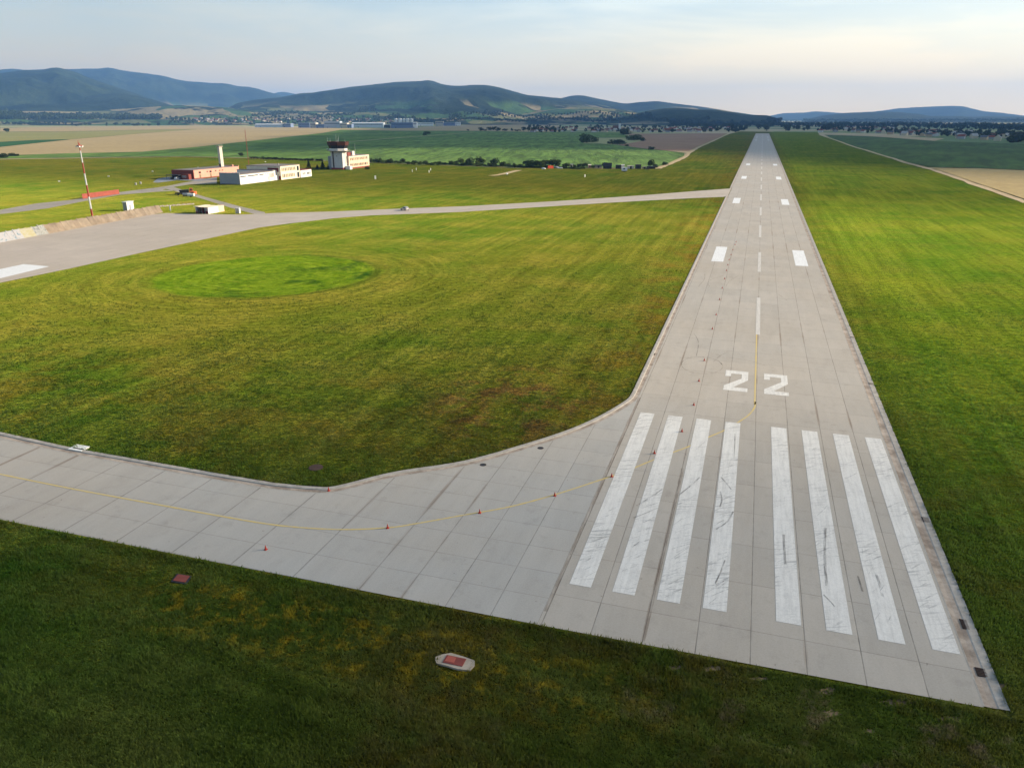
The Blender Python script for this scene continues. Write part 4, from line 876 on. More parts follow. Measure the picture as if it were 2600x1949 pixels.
# ------------------------------------------------------------------ industrial halls on the far field edge
HM = {n: weathered('cladding_' + n, lin(*c), .1, .08, .5) for n, c in (('pale', (196, 204, 212)), ('blue', (112, 128, 158)), ('grey', (168, 174, 186)), ('white', (222, 222, 220)), ('tan', (188, 178, 164)), ('dark', (70, 78, 92)))}
def hall(x0, x1, yt, yb, wall, roof, label, deep=45, pitched=False, bands=1):
    a, b = Vector((*G(x0, yb), -.2)), Vector((*G(x1, yb), -.2)); c = (a + b) / 2; w = (b - a).length; dist = (c - Vector((0, 0, CAMH))).length; h = (yb - yt) / FPX * dist * .98
    e = empty('industrial_hall', c, label, 'hall', 'industrial halls on the far field edge', math.atan2((b - a).y, (b - a).x))
    MB().box(-w / 2, w / 2, 0, deep, -.5, h).build('wall', HM[wall], e)
    r = MB()
    if pitched: r.add([(-w / 2 - .3, -.4, h), (w / 2 + .3, -.4, h), (w / 2 + .3, deep / 2, h + 2.6), (-w / 2 - .3, deep / 2, h + 2.6), (w / 2 + .3, deep + .4, h), (-w / 2 - .3, deep + .4, h)], [(0, 1, 2, 3), (3, 2, 4, 5), (0, 3, 5), (1, 4, 2)])
    else: r.box(-w / 2 - .2, w / 2 + .2, -.2, deep + .2, h, h + .5)
    r.build('roof', HM[roof], e)
    MB().box(-w * .46, w * .46, -.05, .1, h * .62, h * .74).build('window_band', HM['dark'], e)
    dr = MB(); dr.box(-w * .3 - 2, -w * .3 + 2, -.06, .1, 0, min(4.2, h * .5)); dr.build('door', HM['blue' if wall != 'blue' else 'dark'], e)
for x0, x1, yt, yb, w_, r_, lab, p in [(650, 960, 606, 634, 'pale', 'white', 'long low pale hall at the left end of the industrial row', True), (965, 1055, 598, 634, 'blue', 'pale', 'blue and white hall right of the long low one', False), (1140, 1268, 590, 638, 'blue', 'grey', 'blue grey hall left of the tan one', False), (1272, 1336, 590, 640, 'tan', 'white', 'narrow tan hall between two blue ones', False), (1338, 1428, 606, 641, 'blue', 'blue', 'low dark blue hall beside the biggest one', False),
        (1432, 1608, 576, 641, 'grey', 'pale', 'biggest tall grey hall of the row', False), (1612, 1688, 592, 641, 'tan', 'white', 'tan block right of the biggest hall', False), (1692, 1738, 606, 641, 'blue', 'grey', 'small blue block in the middle of the row', False), (1742, 2096, 592, 638, 'pale', 'white', 'very long pale hall with a white roof', True), (2100, 2168, 610, 641, 'dark', 'grey', 'dark low shed at the end of the very long hall', False)]:
    q0, q1 = C2(x0, yt), C2(x1, yb); hall(q0[0], q1[0], q0[1], q1[1], w_, r_, lab, 45, p)
for x0, x1, yt, yb, w_, r_, lab in [(-30, 215, 586, 642, 'blue', 'pale', 'dark blue hall in front of the white tanks'), (217, 258, 582, 642, 'white', 'white', 'white end block right of the dark blue hall'), (266, 440, 586, 617, 'white', 'pale', 'white two storey factory office with window bands'), (466, 556, 572, 617, 'tan', 'tan', 'tan block in the right part of the industrial row'), (560, 688, 586, 617, 'blue', 'grey', 'low blue hall near the right end of the row'), (690, 746, 581, 617, 'white', 'white', 'white block at the right end of the row'), (1420, 1520, 556, 592, 'white', 'white', 'lone white hall with a bright roof on the far plain'), (1770, 1850, 545, 570, 'white', 'white', 'small white hall far beyond the village')]:
    q0, q1 = C3_(x0, yt), C3_(x1, yb); hall(q0[0], q1[0], q0[1], max(q1[1], 309), w_, r_, lab, 30)
for k, (x0, x1) in enumerate(((10, 44), (52, 98), (104, 130), (136, 180), (186, 222))):
    q0, q1 = C3_(x0, 546), C3_(x1, 600); a, b = Vector((*G(q0[0], 322.5), 0)), Vector((*G(q1[0], 322.5), 0)); c = (a + b) / 2; r = (b - a).length / 2; h = (322.5 - q0[1]) / FPX * c.length
    t = MB().lathe([(r, -.3), (r, h * .93), (r * .8, h * .97), (.3, h)], n=20).build('storage_tank', HM['white'], None, False); t.location = c; tag(t, 'white storage tank in the row behind the dark blue hall', 'tank', 'white storage tanks')
q = C3_(80, 600); c = Vector((*G(q[0], 322), 0)); t = MB().tube((0, 0, 0), (0, 0, 34), 2.0, 1.0, 10).build('chimney_stack', HM['white']); t.location = c; tag(t, 'thin white stack rising above the storage tanks', 'chimney')
# church of the village
c = Vector((*G(1573, 332), 0)); e = empty('church_tower', c, 'white church tower with a dark spire above the village roofs', 'church', None, view_rz(c))
MB().box(-3.2, 3.2, -3.2, 3.2, 0, 21).build('tower', HM['white'], e); MB().frustum((-3.5, 3.5, -3.5, 3.5), (-.15, .15, -.15, .15), 21.0, 31).build('spire', ROOFC[2], e)
MB().box(-22, -3.2, -4, 4, 0, 9).frustum((-22.4, -3.3, -4.6, 4.6), (-20, -3.3, -.1, .1), 9.0, 15).build('nave', ROOFC[1], e)

# ------------------------------------------------------------------ materials of the built things
M['wall_white'] = weathered('white_render', lin(222, 219, 212), .12, .35, .8)
M['wall_shadegrey'] = weathered('shade_toned_grey', lin(150, 153, 157), .08, .25, .7)  # grey lowered to put the hangar end wall's shade into its colour
M['roof_felt'] = weathered('roof_felt', lin(128, 120, 116), .2, .3, .95)
M['salmon'] = weathered('salmon_render', lin(212, 156, 134), .12, .4, .85)
M['salmon_dark'] = weathered('red_brown_shade_render', lin(130, 66, 56), .15, .5, .85)
M['peach'] = weathered('peach_render', lin(220, 188, 162), .1, .4, .85)
M['cream'] = weathered('cream_render', lin(226, 212, 186), .1, .4, .85)
M['glass'] = weathered('dark_window', (.035, .04, .045, 1), .3, .8, .12)
M['glass_warm'] = weathered('curtained_window', lin(134, 120, 92), .35, .9, .3)
M['brownpanel'] = weathered('brown_fascia', lin(78, 42, 32), .25, .5, .8)
M['darkred'] = weathered('dark_red_panel', lin(112, 44, 42), .15, .5, .7)
M['darksteel'] = weathered('dark_steel', (.03, .03, .032, 1), .3, .8, .6)
M['steel'] = weathered('grey_steel', lin(150, 150, 148), .2, .8, .5, .3)
M['concrete'] = weathered('old_concrete', lin(168, 156, 138), .2, .35, .9)
M['red'] = weathered('red_paint', lin(176, 52, 32), .15, .6, .6)
M['whitep'] = weathered('white_steel_paint', lin(228, 228, 222), .1, .5, .6)
M['orange'] = weathered('faded_orange_paint', lin(206, 108, 62), .22, .8, .65, 0, None, .35)
M['rustred'] = weathered('rusty_red_paint', lin(172, 92, 76), .2, .7, .8, 0, None, .15)
M['tyre'] = weathered('tyre', (.018, .018, .018, 1), .2, 2, .9)
M['cone'] = weathered('cone_plastic', lin(178, 56, 40), .2, 3, .7)
M['cover_red'] = weathered('rusty_cover', lin(128, 66, 58), .2, 1.4, .85)
M['slab'] = weathered('broken_slab', lin(170, 158, 140), .25, .8, .95)
M['black'] = weathered('dark_gap', (.012, .011, .010, 1), .2, 1, .95)
M['grate'] = weathered('iron_grate', lin(70, 54, 48), .3, 2, .9)
M['silver'] = weathered('silver_paint', lin(178, 176, 170), .08, 1, .3, .5)

def win(parent, x0, x1, y0, y1, z0, z1, frame='whitep', pane='glass', name='window'):
    """a framed window set on a wall face; the frame stands proud and the pane is its own sub-part"""
    f = MB(); ax = 0 if abs(x1 - x0) < 1e-4 else 1; t = .09
    if ax == 0:
        for a, b, c, d in ((y0, y1, z0, z0 + t), (y0, y1, z1 - t, z1), (y0, y0 + t, z0 + t, z1 - t), (y1 - t, y1, z0 + t, z1 - t)): f.box(x0 - .05, x0 + .08, a, b, c, d)
    else:
        for a, b, c, d in ((x0, x1, z0, z0 + t), (x0, x1, z1 - t, z1), (x0, x0 + t, z0 + t, z1 - t), (x1 - t, x1, z0 + t, z1 - t)): f.box(a, b, y0 - .08, y0 + .05, c, d)
    fo = f.build(name, M[frame], parent)
    p = MB(); (p.box(x0 - .02, x0 + .03, y0 + t, y1 - t, z0 + t, z1 - t) if ax == 0 else p.box(x0 + t, x1 - t, y0 - .03, y0 + .02, z0 + t, z1 - t)); p.build('pane', M[pane], fo)
    return fo

# ------------------------------------------------------------------ long white hangar with the two-storey block
hx, hy = -275.4, 366.0
e = empty('hangar_building', (hx, hy, 0), 'long white hangar joined to a two storey block with window rows', 'hangar')
W1, W2, W3 = 33.2, 37.6, 58.2                            # along the sunny side: hangar end, block start, block end
MB().box(-12.6, 0, .45, W1, 0, 5.35).build('wall', M['wall_white'], e)
gw = MB(); gw.box(-13.0, .3, 0, .45, 0, 6.3)
for i in range(14): gw.box(-12.8 + i * .98, -12.55 + i * .98, .05, .35, 6.3, 6.62)
gw.build('end_wall', M['wall_shadegrey'], e)
MB().box(-12.9, .25, .5, W1 - .02, 5.36, 5.6).build('roof', M['roof_felt'], e)
MB().box(-13.2, .12, -.06, 0, 0, .35).build('plinth', M['darksteel'], e)
bt = MB(); 
for a, b in ((1.0, 6.8), (7.6, 17.6), (18.6, 23.2), (24.4, 25.2), (26.6, 27.6)): win(e, 0, 0, a, b, 3.9, 4.6, 'whitep', 'glass')
for a in (28.6, 29.9, 31.1, 32.2): win(e, 0, 0, a, a + .75, 1.9, 4.7, 'whitep', 'glass_warm')
for a in (11.0, 27.2): 
    d = MB(); d.box(.003, .05, a, a + (5.2 if a < 20 else 1.0), .1, 3.4 if a < 20 else 2.6); d.build('door', M['wall_shadegrey' if a > 20 else 'whitep'], e)
MB().box(-26, -1.0, W1, W2, 0, 5.6).build('connecting_wing', M['wall_white'], e)
MB().box(-26.2, -1.0, W1 + .02, W2 - .02, 5.62, 5.9).build('roof', M['roof_felt'], e)
MB().box(-22, 1.8, W2, W3, 0, 7.8).build('block_wall', M['cream'], e)
rf = MB().box(-22.2, 2.0, W2 - .2, W3 + .2, 7.82, 8.1).build('roof', M['roof_felt'], e)
MB().box(-6, -5.4, W2 + 9, W2 + 9.6, 8.1, 9.0).build('vent', M['steel'], rf)
MB().box(-7.2, .4, W2 - .05, W2 - .004, 4.6, 7.0).build('red_panel', M['darkred'], e)
for i in range(9): win(e, 1.8, 1.8, W2 + 1.0 + i * 1.72, W2 + 2.1 + i * 1.72, 4.9, 7.0, 'cream', ('glass_warm', 'glass')[i % 3 == 2])
for i in range(8): win(e, 1.8, 1.8, W2 + 1.4 + i * 1.72, W2 + 2.5 + i * 1.72, 1.2, 3.3, 'cream', ('glass_warm', 'glass')[i % 4 == 1])
win(e, 1.8, 1.8, W2 + 17.3, W2 + 19.7, 4.4, 7.3, 'whitep', 'glass'); win(e, 1.8, 1.8, W2 + 17.3, W2 + 19.7, .3, 3.6, 'whitep', 'glass')
MB().box(-6.8, -.3, W2 - 4.4 + .9, W2 - .01, 0, 2.7).build('porch', M['wall_white'], e)
win(e, -5.0, -3.2, W2 - 3.52, W2 - 3.52, 1.4, 2.1, 'whitep', 'glass')
MB().box(.05, 1.7, W2 - .06, W2 - .004, 0, 2.3).build('door', M['salmon_dark'], e)
MB().box(-14, 2.2, W3, W3 + 12.6, 0, 4.3).build('annex_wall', M['wall_white'], e)
MB().box(-14.2, 2.4, W3 + .22, W3 + 12.8, 4.32, 4.55).build('roof', M['darkred'], e)
for a in (2.2, 4.2, 7.2, 8.4, 10.2): win(e, 2.2, 2.2, W3 + a, W3 + a + 1.1, 1.4, 3.0, 'whitep', 'glass')

# ------------------------------------------------------------------ salmon building with hose tower
sx0, sy0 = -327.5, 392.0
ym = G(608.2, 422.4, 5.2)[1] - sy0
e = empty('salmon_building', (sx0, sy0, 0), 'long low salmon pink building with a pale hose tower and dark end wall', 'building')
MB().box(-16, 0, .5, ym, 0, 5.2).build('wall', M['salmon'], e)
MB().box(-16.1, .05, .1, .5, 0, 5.3).build('end_wall', M['salmon_dark'], e)  # darker render carries the shade of this end in its colour
MB().box(-15.8, -.3, .6, ym - .3, 5.22, 5.36).build('roof', M['roof_felt'], e)
MB().box(-16, .08, ym - .3, ym + .05, 5.22, 5.9).box(-2.4, -1.4, ym - 4.4, ym - 3.4, 5.36, 6.5).build('parapet', M['salmon'], e)
MB().box(.003, .12, .6, ym, 0, .5).build('plinth', M['salmon_dark'], e)
for a in (5.2, 15.2):
    MB().box(.003, .08, a, a + 1.3, .5, 2.7).build('door', M['glass_warm'], e); win(e, 0, 0, a - .3, a + 1.6, 3.1, 4.2, 'salmon_dark', 'glass')
for a in (12.2, 20.2, 24.0, 26.8): win(e, 0, 0, a, a + 1.2, 3.5, 4.1, 'salmon_dark', 'glass')
MB().box(-6.6, -1.2, -3.0, .1, 0, 3.1).build('porch', M['salmon_dark'], e)
for a in (-6.0, -4.9, -3.8): win(e, a, a + .7, -3.0, -3.0, 1.1, 2.4, 'whitep', 'glass')
tx_, ty_ = G(560.3, 424, 5.3); tx_ -= sx0; ty_ -= sy0
tw = MB().box(tx_ - .75, tx_ + .75, ty_ - .2, ty_ + 2.6, 5.36, 17.6).build('hose_tower', weathered('hose_tower_render', lin(196, 188, 174), .15, .4, .9), e)
MB().box(tx_ - 1.2, tx_ + 1.2, ty_ - .6, ty_ + 3.0, 17.62, 18.2).build('tower_platform', M['concrete'], tw)
r = MB()
for a, b in ((-1.15, -.55), (1.15, -.55), (-1.15, 2.95), (1.15, 2.95), (-1.15, 1.8), (1.15, 1.8)): r.tube((tx_ + a, ty_ + b, 18.2), (tx_ + a, ty_ + b, 19.3), .04)
for z in (18.75, 19.3):
    for p, q in (((-1.15, -.55), (1.15, -.55)), ((1.15, -.55), (1.15, 2.95)), ((1.15, 2.95), (-1.15, 2.95)), ((-1.15, 2.95), (-1.15, -.55))): r.tube((tx_ + p[0], ty_ + p[1], z), (tx_ + q[0], ty_ + q[1], z), .035)
r.tube((tx_ - 1.4, ty_, 19.0), (tx_ - 3.4, ty_, 19.2), .05); r.build('railing', M['steel'], tw)
MB().box(tx_ - .7, tx_ + .4, ty_ - .26, ty_ - .203, 5.4, 7.3).build('hatch', M['black'], tw)
# open canopy beside it
cx0, cy0 = -338.2, 388.5
c = empty('car_shelter', (cx0, cy0, 0), 'low dark flat roofed car shelter at the end of the salmon building', 'shelter')
MB().box(-4.6, 4.6, -2.6, 2.6, 2.5, 2.75).build('roof', M['darksteel'], c)
for a in (-4.3, -1.4, 1.4, 4.3):
    for b in (-2.4, 2.4): MB().tube((a, b, 0), (a, b, 2.5), .07).build('post', M['darksteel'], c)
MB().box(-4.5, 4.5, 2.45, 2.55, .1, 2.5).build('back_panel', M['darksteel'], c)

def car(loc, rz, paint, label, group=None):
    """small hatchback pointing along +x"""
    e = empty('parked_car', loc, label, 'car', group, rz)
    L, H = 4.0, 1.48
    low = [(-2.0, .35), (-2.02, .62), (-1.95, .9), (-1.0, .95), (.75, .95), (1.75, .80), (2.0, .62), (2.02, .35)]
    b = MB(); vs_ = []
    for y, k in ((-.84, .97), (-.78, 1.0), (.78, 1.0), (.84, .97)): vs_ += [(x * k, y, z) for x, z in low]
    n = len(low); fs = [(r * n + i, r * n + (i + 1) % n, (r + 1) * n + (i + 1) % n, (r + 1) * n + i) for r in range(3) for i in range(n)] + [tuple(range(n)), tuple(range(4 * n - 1, 3 * n - 1, -1))]
    b.add(vs_, fs); b.frustum((-1.92, .85, -.76, .76), (-1.5, .1, -.62, .62), .95, 1.42); b.box(-1.5, .1, -.6, .6, 1.42, H)
    b.build('body', M[paint], e)
    g = MB(); g.frustum((-1.6, .55, -.775, .775), (-1.32, .06, -.65, .65), 1.0, 1.38); g.build('side_window', M['glass'], e)
    g = MB(); g.frustum((.2, .86, -.68, .68), (-.1, .16, -.55, .55), .985, 1.39); g.build('windscreen', M['glass'], e)
    for x in (-1.25, 1.25):
        for s in (-1, 1):
            w = MB().tube((x, s * .70, .31), (x, s * .88, .31), .31, .31, 16).build('wheel', M['tyre'], e); MB().tube((x, s * .86, .31), (x, s * .90, .31), .18, .17, 12).build('rim', M['steel'], w)
    for s in (-1, 1): MB().box(1.90, 2.03, s * .62 - .16, s * .62 + .16, .60, .74).build('headlight', M['whitep'], e)
    for s in (-1, 1): MB().box(-2.04, -1.93, s * .68 - .1, s * .68 + .1, .65, .85).build('tail_light', M['red'], e)
    return e
car((-336.0, 387.6, 0), math.radians(95), 'whitep', 'white car under the dark car shelter')
car((-340.2, 388.2, 0), math.radians(85), 'silver', 'silver car under the dark shelter, left of the white one')
cxp = G(1028, 534); car((cxp[0], cxp[1], .02), math.radians(150), 'silver', 'silver hatchback driving along the side taxiway')

# ------------------------------------------------------------------ control tower
tx0, ty0 = -286.2, 499.8
e = empty('control_tower', (tx0, ty0, 0), 'white control tower with brown glazed cab and peach annex', 'control tower')
M['shaft'] = weathered('shaft_render', lin(196, 194, 190), .1, .35, .85)
MB().box(-9.4, 0, 0, 6.4, 1.3, 12.6).build('shaft', M['shaft'], e)
MB().box(-9.5, .06, -.06, 6.3, 0, 1.3).build('plinth', M['salmon_dark'], e)  # red-brown band standing in for the dark shadow at the tower foot
MB().box(-8.0, -6.9, -.05, -.004, 1.32, 12.4).build('recess_shade', M['glass'], e)  # flat dark strip painting the shade of a recess in the wall
MB().box(-4.6, -4.2, -.04, -.004, 9.0, 9.8).build('vent', M['darksteel'], e)
MB().box(.004, .16, 4.0, 5.0, 1.3, 12.5).build('corner_strip', M['cream'], e)
MB().box(-12.6, -9.42, 1.4, 6.2, 0, 9.2).build('side_wing', M['wall_shadegrey'], e)
oc = (-4.6, 3.2)
def octo(b, r0, r1, z0, z1, open_top=False, rot=math.pi / 8, sy=.84):
    P = []
    for r, z in ((r0, z0), (r1, z1)):
        for i in range(8): t = rot + i * math.pi / 4; P.append((oc[0] + r * math.cos(t), oc[1] + r * sy * math.sin(t), z))
    return b.add(P, [(i, (i + 1) % 8, 8 + (i + 1) % 8, 8 + i) for i in range(8)] + [tuple(range(7, -1, -1)), tuple(range(8, 16))])
octo(MB(), 8.2, 8.6, 12.61, 13.05).build('gallery', M['concrete'], e)
rl_ = MB()
for i in range(8):
    t0, t1 = math.pi / 8 + i * math.pi / 4, math.pi / 8 + (i + 1) * math.pi / 4
    p, q = (oc[0] + 8.4 * math.cos(t0), oc[1] + 7.05 * math.sin(t0)), (oc[0] + 8.4 * math.cos(t1), oc[1] + 7.05 * math.sin(t1))
    rl_.tube((*p, 13.05), (*p, 14.1), .05)
    for z in (13.6, 14.1): rl_.tube((*p, z), (*q, z), .04)
rl_.build('gallery_rail', M['steel'], e)
octo(MB(), 6.7, 6.7, 13.06, 14.6).build('cab_wall', M['wall_white'], e)
cab = octo(MB(), 6.5, 7.3, 14.61, 16.75).build('cab_glazing', M['glass'], e)
ml = MB()
for i in range(8):
    for k in range(3):
        f = k / 3; t0, t1 = math.pi / 8 + i * math.pi / 4, math.pi / 8 + (i + 1) * math.pi / 4
        def pt(r, z, g=f, a=t0, b=t1):
            return (oc[0] + r * (math.cos(a) * (1 - g) + math.cos(b) * g), oc[1] + r * .84 * (math.sin(a) * (1 - g) + math.sin(b) * g), z)
        ml.tube(pt(6.53, 14.61), pt(7.33, 16.75), .09, .09, 5)
ml.build('mullion', M['brownpanel'], cab)['kind'] = 'stuff'
fa = MB()
for r0, r1 in ((7.9, 8.05),): 
    P = []
    for r, z in ((7.7, 16.76), (8.15, 19.3), (7.85, 19.3), (7.5, 17.9)):
        for i in range(8): t = math.pi / 8 + i * math.pi / 4; P.append((oc[0] + r * math.cos(t), oc[1] + r * .84 * math.sin(t), z))
    fa.add(P, [(j * 8 + i, j * 8 + (i + 1) % 8, j * 8 + 8 + (i + 1) % 8, j * 8 + 8 + i) for j in range(3) for i in range(8)])
fa.build('fascia', M['brownpanel'], e)
octo(MB(), 7.62, 7.6, 16.77, 17.9).build('roof', M['roof_felt'], e)
for (a, b, h) in ((-7.2, -2.0, 4.2), (-3.4, -4.6, 3.6), (-1.0, 1.5, 3.0), (.6, -3.2, 6.0), (2.9, -3.8, 5.2), (4.6, 2.2, 2.6)):
    MB().tube((oc[0] + a, oc[1] + b, 17.9), (oc[0] + a, oc[1] + b, 18.2 + h), .07, .03, 6).build('antenna', M['whitep'], e)
d = MB().lathe([(.02, -.5), (.42, -.35), (.55, 0), (.42, .35), (.02, .5)], (oc[0] - 8.6, oc[1] - .6, 14.0), 10).tube((oc[0] - 8.2, oc[1] - .6, 13.05), (oc[0] - 8.5, oc[1] - .6, 13.6), .08).build('radome', M['whitep'], e)
ax1, ay1 = 1.4, 6.5
an = MB().box(-11.5, ax1, ay1, ay1 + 31, 1.0, 8.9).build('annex_wall', M['peach'], e)
MB().box(-11.4, ax1 - .1, ay1 + .1, ay1 + 30.9, 0, .99).build('annex_plinth', M['salmon_dark'], e)
MB().box(-11.7, ax1 + .2, ay1 - .15, ay1 + 31.2, 8.92, 9.25).build('roof', M['roof_felt'], e)
fr = MB(); 
fr.box(ax1 + .004, ax1 + .16, ay1, ay1 + .9, 1.0, 8.9).box(ax1 + .004, ax1 + .16, ay1 + 30.1, ay1 + 31, 1.0, 8.9).box(ax1 + .004, ax1 + .16, ay1 + .9, ay1 + 30.1, 8.3, 8.9)
fr.build('white_frame', M['cream'], e)
for i in range(11):
    win(e, ax1, ax1, ay1 + 1.8 + i * 2.5, ay1 + 3.3 + i * 2.5, 5.9, 7.9, 'cream', ('glass_warm', 'glass')[i % 3 == 1]); win(e, ax1, ax1, ay1 + 1.8 + i * 2.5, ay1 + 3.6 + i * 2.5, 1.8, 3.8, 'cream', ('glass_warm', 'glass')[i % 3 == 0])
MB().box(-9.0, -.8, ay1 + 2.6, ay1 + 11.5, 9.26, 11.6).build('penthouse', M['salmon_dark'], e)
MB().box(-1.8, .4, ay1 + 8.0, ay1 + 11.0, 9.26, 12.3).build('chimney', M['wall_white'], e)
MB().tube((.0, ay1 + 13, 9.25), (.0, ay1 + 13, 17.6), .07, .04, 6).build('antenna', M['whitep'], e)
MB().box(.4, 4.0, ay1 - 3.6, ay1 - .2, 0, 2.4).build('entrance_porch', M['wall_white'], e)

# ------------------------------------------------------------------ red and white lighting mast
mx_, my_ = -238.4, 227.0
e = empty('lighting_mast', (mx_, my_, 0), 'tall red and white banded mast behind the sloping wall', 'mast')
zs = [0, 2.0, 7.2, 11.8, 16.6, 20.9, 24.6, 24.9]; H_ = 25.2
seg = [(0.0, 2.9), (2.9, 7.3), (7.3, 11.5), (11.5, 15.7), (15.7, 19.6), (19.6, 23.8), (23.8, 26.6)]
for i, (a, b) in enumerate(seg):
    MB().tube((0, 0, a), (0, 0, b), .32 - .006 * a, .32 - .006 * b, 12).build('red_section' if i % 2 == 0 else 'white_section', M['red' if i % 2 == 0 else 'whitep'], e)
MB().lathe([(.4, 0), (.95, .2), (.95, .35), (.4, .4)], (0, 0, 25.4), 14).tube((-.5, 0, 26.1), (-.2, 0, 27.4), .06).build('head_frame', M['red'], e)
for t in range(5):
    a = t * 1.257 + .4; MB().frustum((.8 * math.cos(a) - .25, .8 * math.cos(a) + .25, .8 * math.sin(a) - .25, .8 * math.sin(a) + .25), (1.05 * math.cos(a) - .32, 1.05 * math.cos(a) + .32, 1.05 * math.sin(a) - .32, 1.05 * math.sin(a) + .32), 25.0, 25.55).build('floodlight', M['whitep'], e)
ld = MB()
for s in (-.18, .18): ld.tube((.42, s, .5), (.24, s, 24.4), .025, .025, 5)
for k in range(40): ld.tube((.42 - .0074 * k * .6, -.18, .8 + k * .6), (.42 - .0074 * k * .6, .18, .8 + k * .6), .018, .018, 4)
ld.build('ladder', M['steel'], e)
# guyed lattice mast behind
e = empty('lattice_mast', (-365.4, 499.0, 0), 'thin rusty lattice mast standing behind the salmon building', 'mast')
lm = MB(); Hh = 27.0
for k in range(3):
    a = k * 2.094; lm.tube((.35 * math.cos(a), .35 * math.sin(a), 0), (.22 * math.cos(a), .22 * math.sin(a), Hh), .06, .05, 5)
for j in range(26):
    for k in range(3):
        a, b = k * 2.094, (k + 1) * 2.094; r = .34 - .0045 * j
        lm.tube((r * math.cos(a), r * math.sin(a), j * 1.03), (r * math.cos(b), r * math.sin(b), j * 1.03 + 1.0), .025, .025, 4)
lm.build('lattice', M['rustred'], e); MB().box(-.6, .6, -.6, .6, 0, .4).build('footing', M['concrete'], e); MB().tube((0, 0, Hh), (0, 0, Hh + 2.2), .04, .02, 5).build('antenna', M['steel'], e)

# ------------------------------------------------------------------ sloping concrete blast wall with graffiti
def graffiti(name, cols, sc):
    k = NT(name); n = k.noise(sc, 3, .6, dist=1.2); c = k.ramp(n, [(i / len(cols), x) for i, x in enumerate(cols)], 'CONSTANT')
    c = k.mix(.25, c, lin(110, 100, 90)); cs = k.new('ShaderNodeVectorMath', operation='SCALE'); k.put(cs.inputs[0], c); cs.inputs['Scale'].default_value = .46; c = cs.outputs[0]; return k.done(c, .85)
GR = [graffiti('white_blue_graffiti', [lin(190, 170, 190), lin(232, 232, 232), lin(236, 236, 238), lin(120, 176, 200), lin(214, 190, 210)], 1.0), graffiti('yellow_graffiti', [lin(200, 190, 150), lin(232, 224, 170), lin(240, 236, 210), lin(190, 180, 130)], 1.6), graffiti('teal_graffiti', [lin(150, 156, 150), lin(120, 140, 140), lin(224, 226, 220), lin(160, 164, 150), lin(90, 120, 120)], 1.8)]
e = empty('blast_wall', (-213.8, 168.4, 0), 'long sloping concrete blast wall of ribbed panels with graffiti at its near end', 'wall')
A0, A1 = np.array((-207.6, 112.0)), np.array((-222.4, 246.8)); Lw = np.linalg.norm(A1 - A0); tdir = (A1 - A0) / Lw; nd = np.array((-tdir[1], tdir[0]))
nP = int(Lw / 2.45); o0 = np.array((-213.8, 168.4))
PT = [weathered('wall_panel_%s' % 'abc'[i], lin(*c), .32, .55, .95) for i, c in enumerate(((132, 118, 101), (136, 123, 106), (126, 113, 97)))]
for i in range(nP):
    a = A0 + tdir * (i * 2.45 + .01) - o0; b = A0 + tdir * (i * 2.45 + 2.44) - o0; hgt = 2.7 + rnd.uniform(-.1, .1); rec = 1.7 + rnd.uniform(-.1, .1)
    yy = (A0 + tdir * i * 2.45)[1]
    m_ = GR[0] if 160 < yy < 176.5 else GR[1] if 176.5 <= yy < 180.8 else GR[2] if 180.8 <= yy < 187 else PT[rnd.randrange(3)]
    up = nd * rec; th = nd * .28
    B = MB(); B.add([(*a, -.1), (*b, -.1), (*(b + up), hgt), (*(a + up), hgt), (*(a + th), -.1), (*(b + th), -.1), (*(b + up + th), hgt), (*(a + up + th), hgt)], [(0, 1, 2, 3), (7, 6, 5, 4), (3, 2, 6, 7), (0, 3, 7, 4), (1, 5, 6, 2), (0, 4, 5, 1)])
    # a stub of the rib stands above the top edge at each joint
    c_ = a + (b - a) * .16; p_ = a + nd * rec * .86; q_ = c_ + nd * rec * .86
    B.add([(*p_, hgt * .86), (*q_, hgt * .86), (*(q_ + nd * .3), hgt + .26), (*(p_ + nd * .3), hgt + .26), (*(p_ + nd * .5), hgt * .86), (*(q_ + nd * .5), hgt * .86)], [(0, 1, 2, 3), (3, 2, 5, 4), (0, 3, 4), (1, 5, 2)])
    B.build('wall_panel', m_, e)

# ------------------------------------------------------------------ apron furniture
e = empty('equipment_hut', (-240.2, 246.4, 0), 'small white flat roofed hut with grey side behind the sloping wall', 'hut')
MB().box(-2.0, .0, 0, 3.6, 0, 3.3).build('wall', M['wall_white'], e); MB().box(-2.2, .2, -.2, 3.8, 3.31, 3.5).build('roof', M['whitep'], e); MB().box(.004, .05, 1.2, 2.1, .1, 2.2).build('door', M['wall_shadegrey'], e); MB().box(-1.9, -.1, -.03, -.003, .1, 3.0).build('side_panel', M['steel'], e)
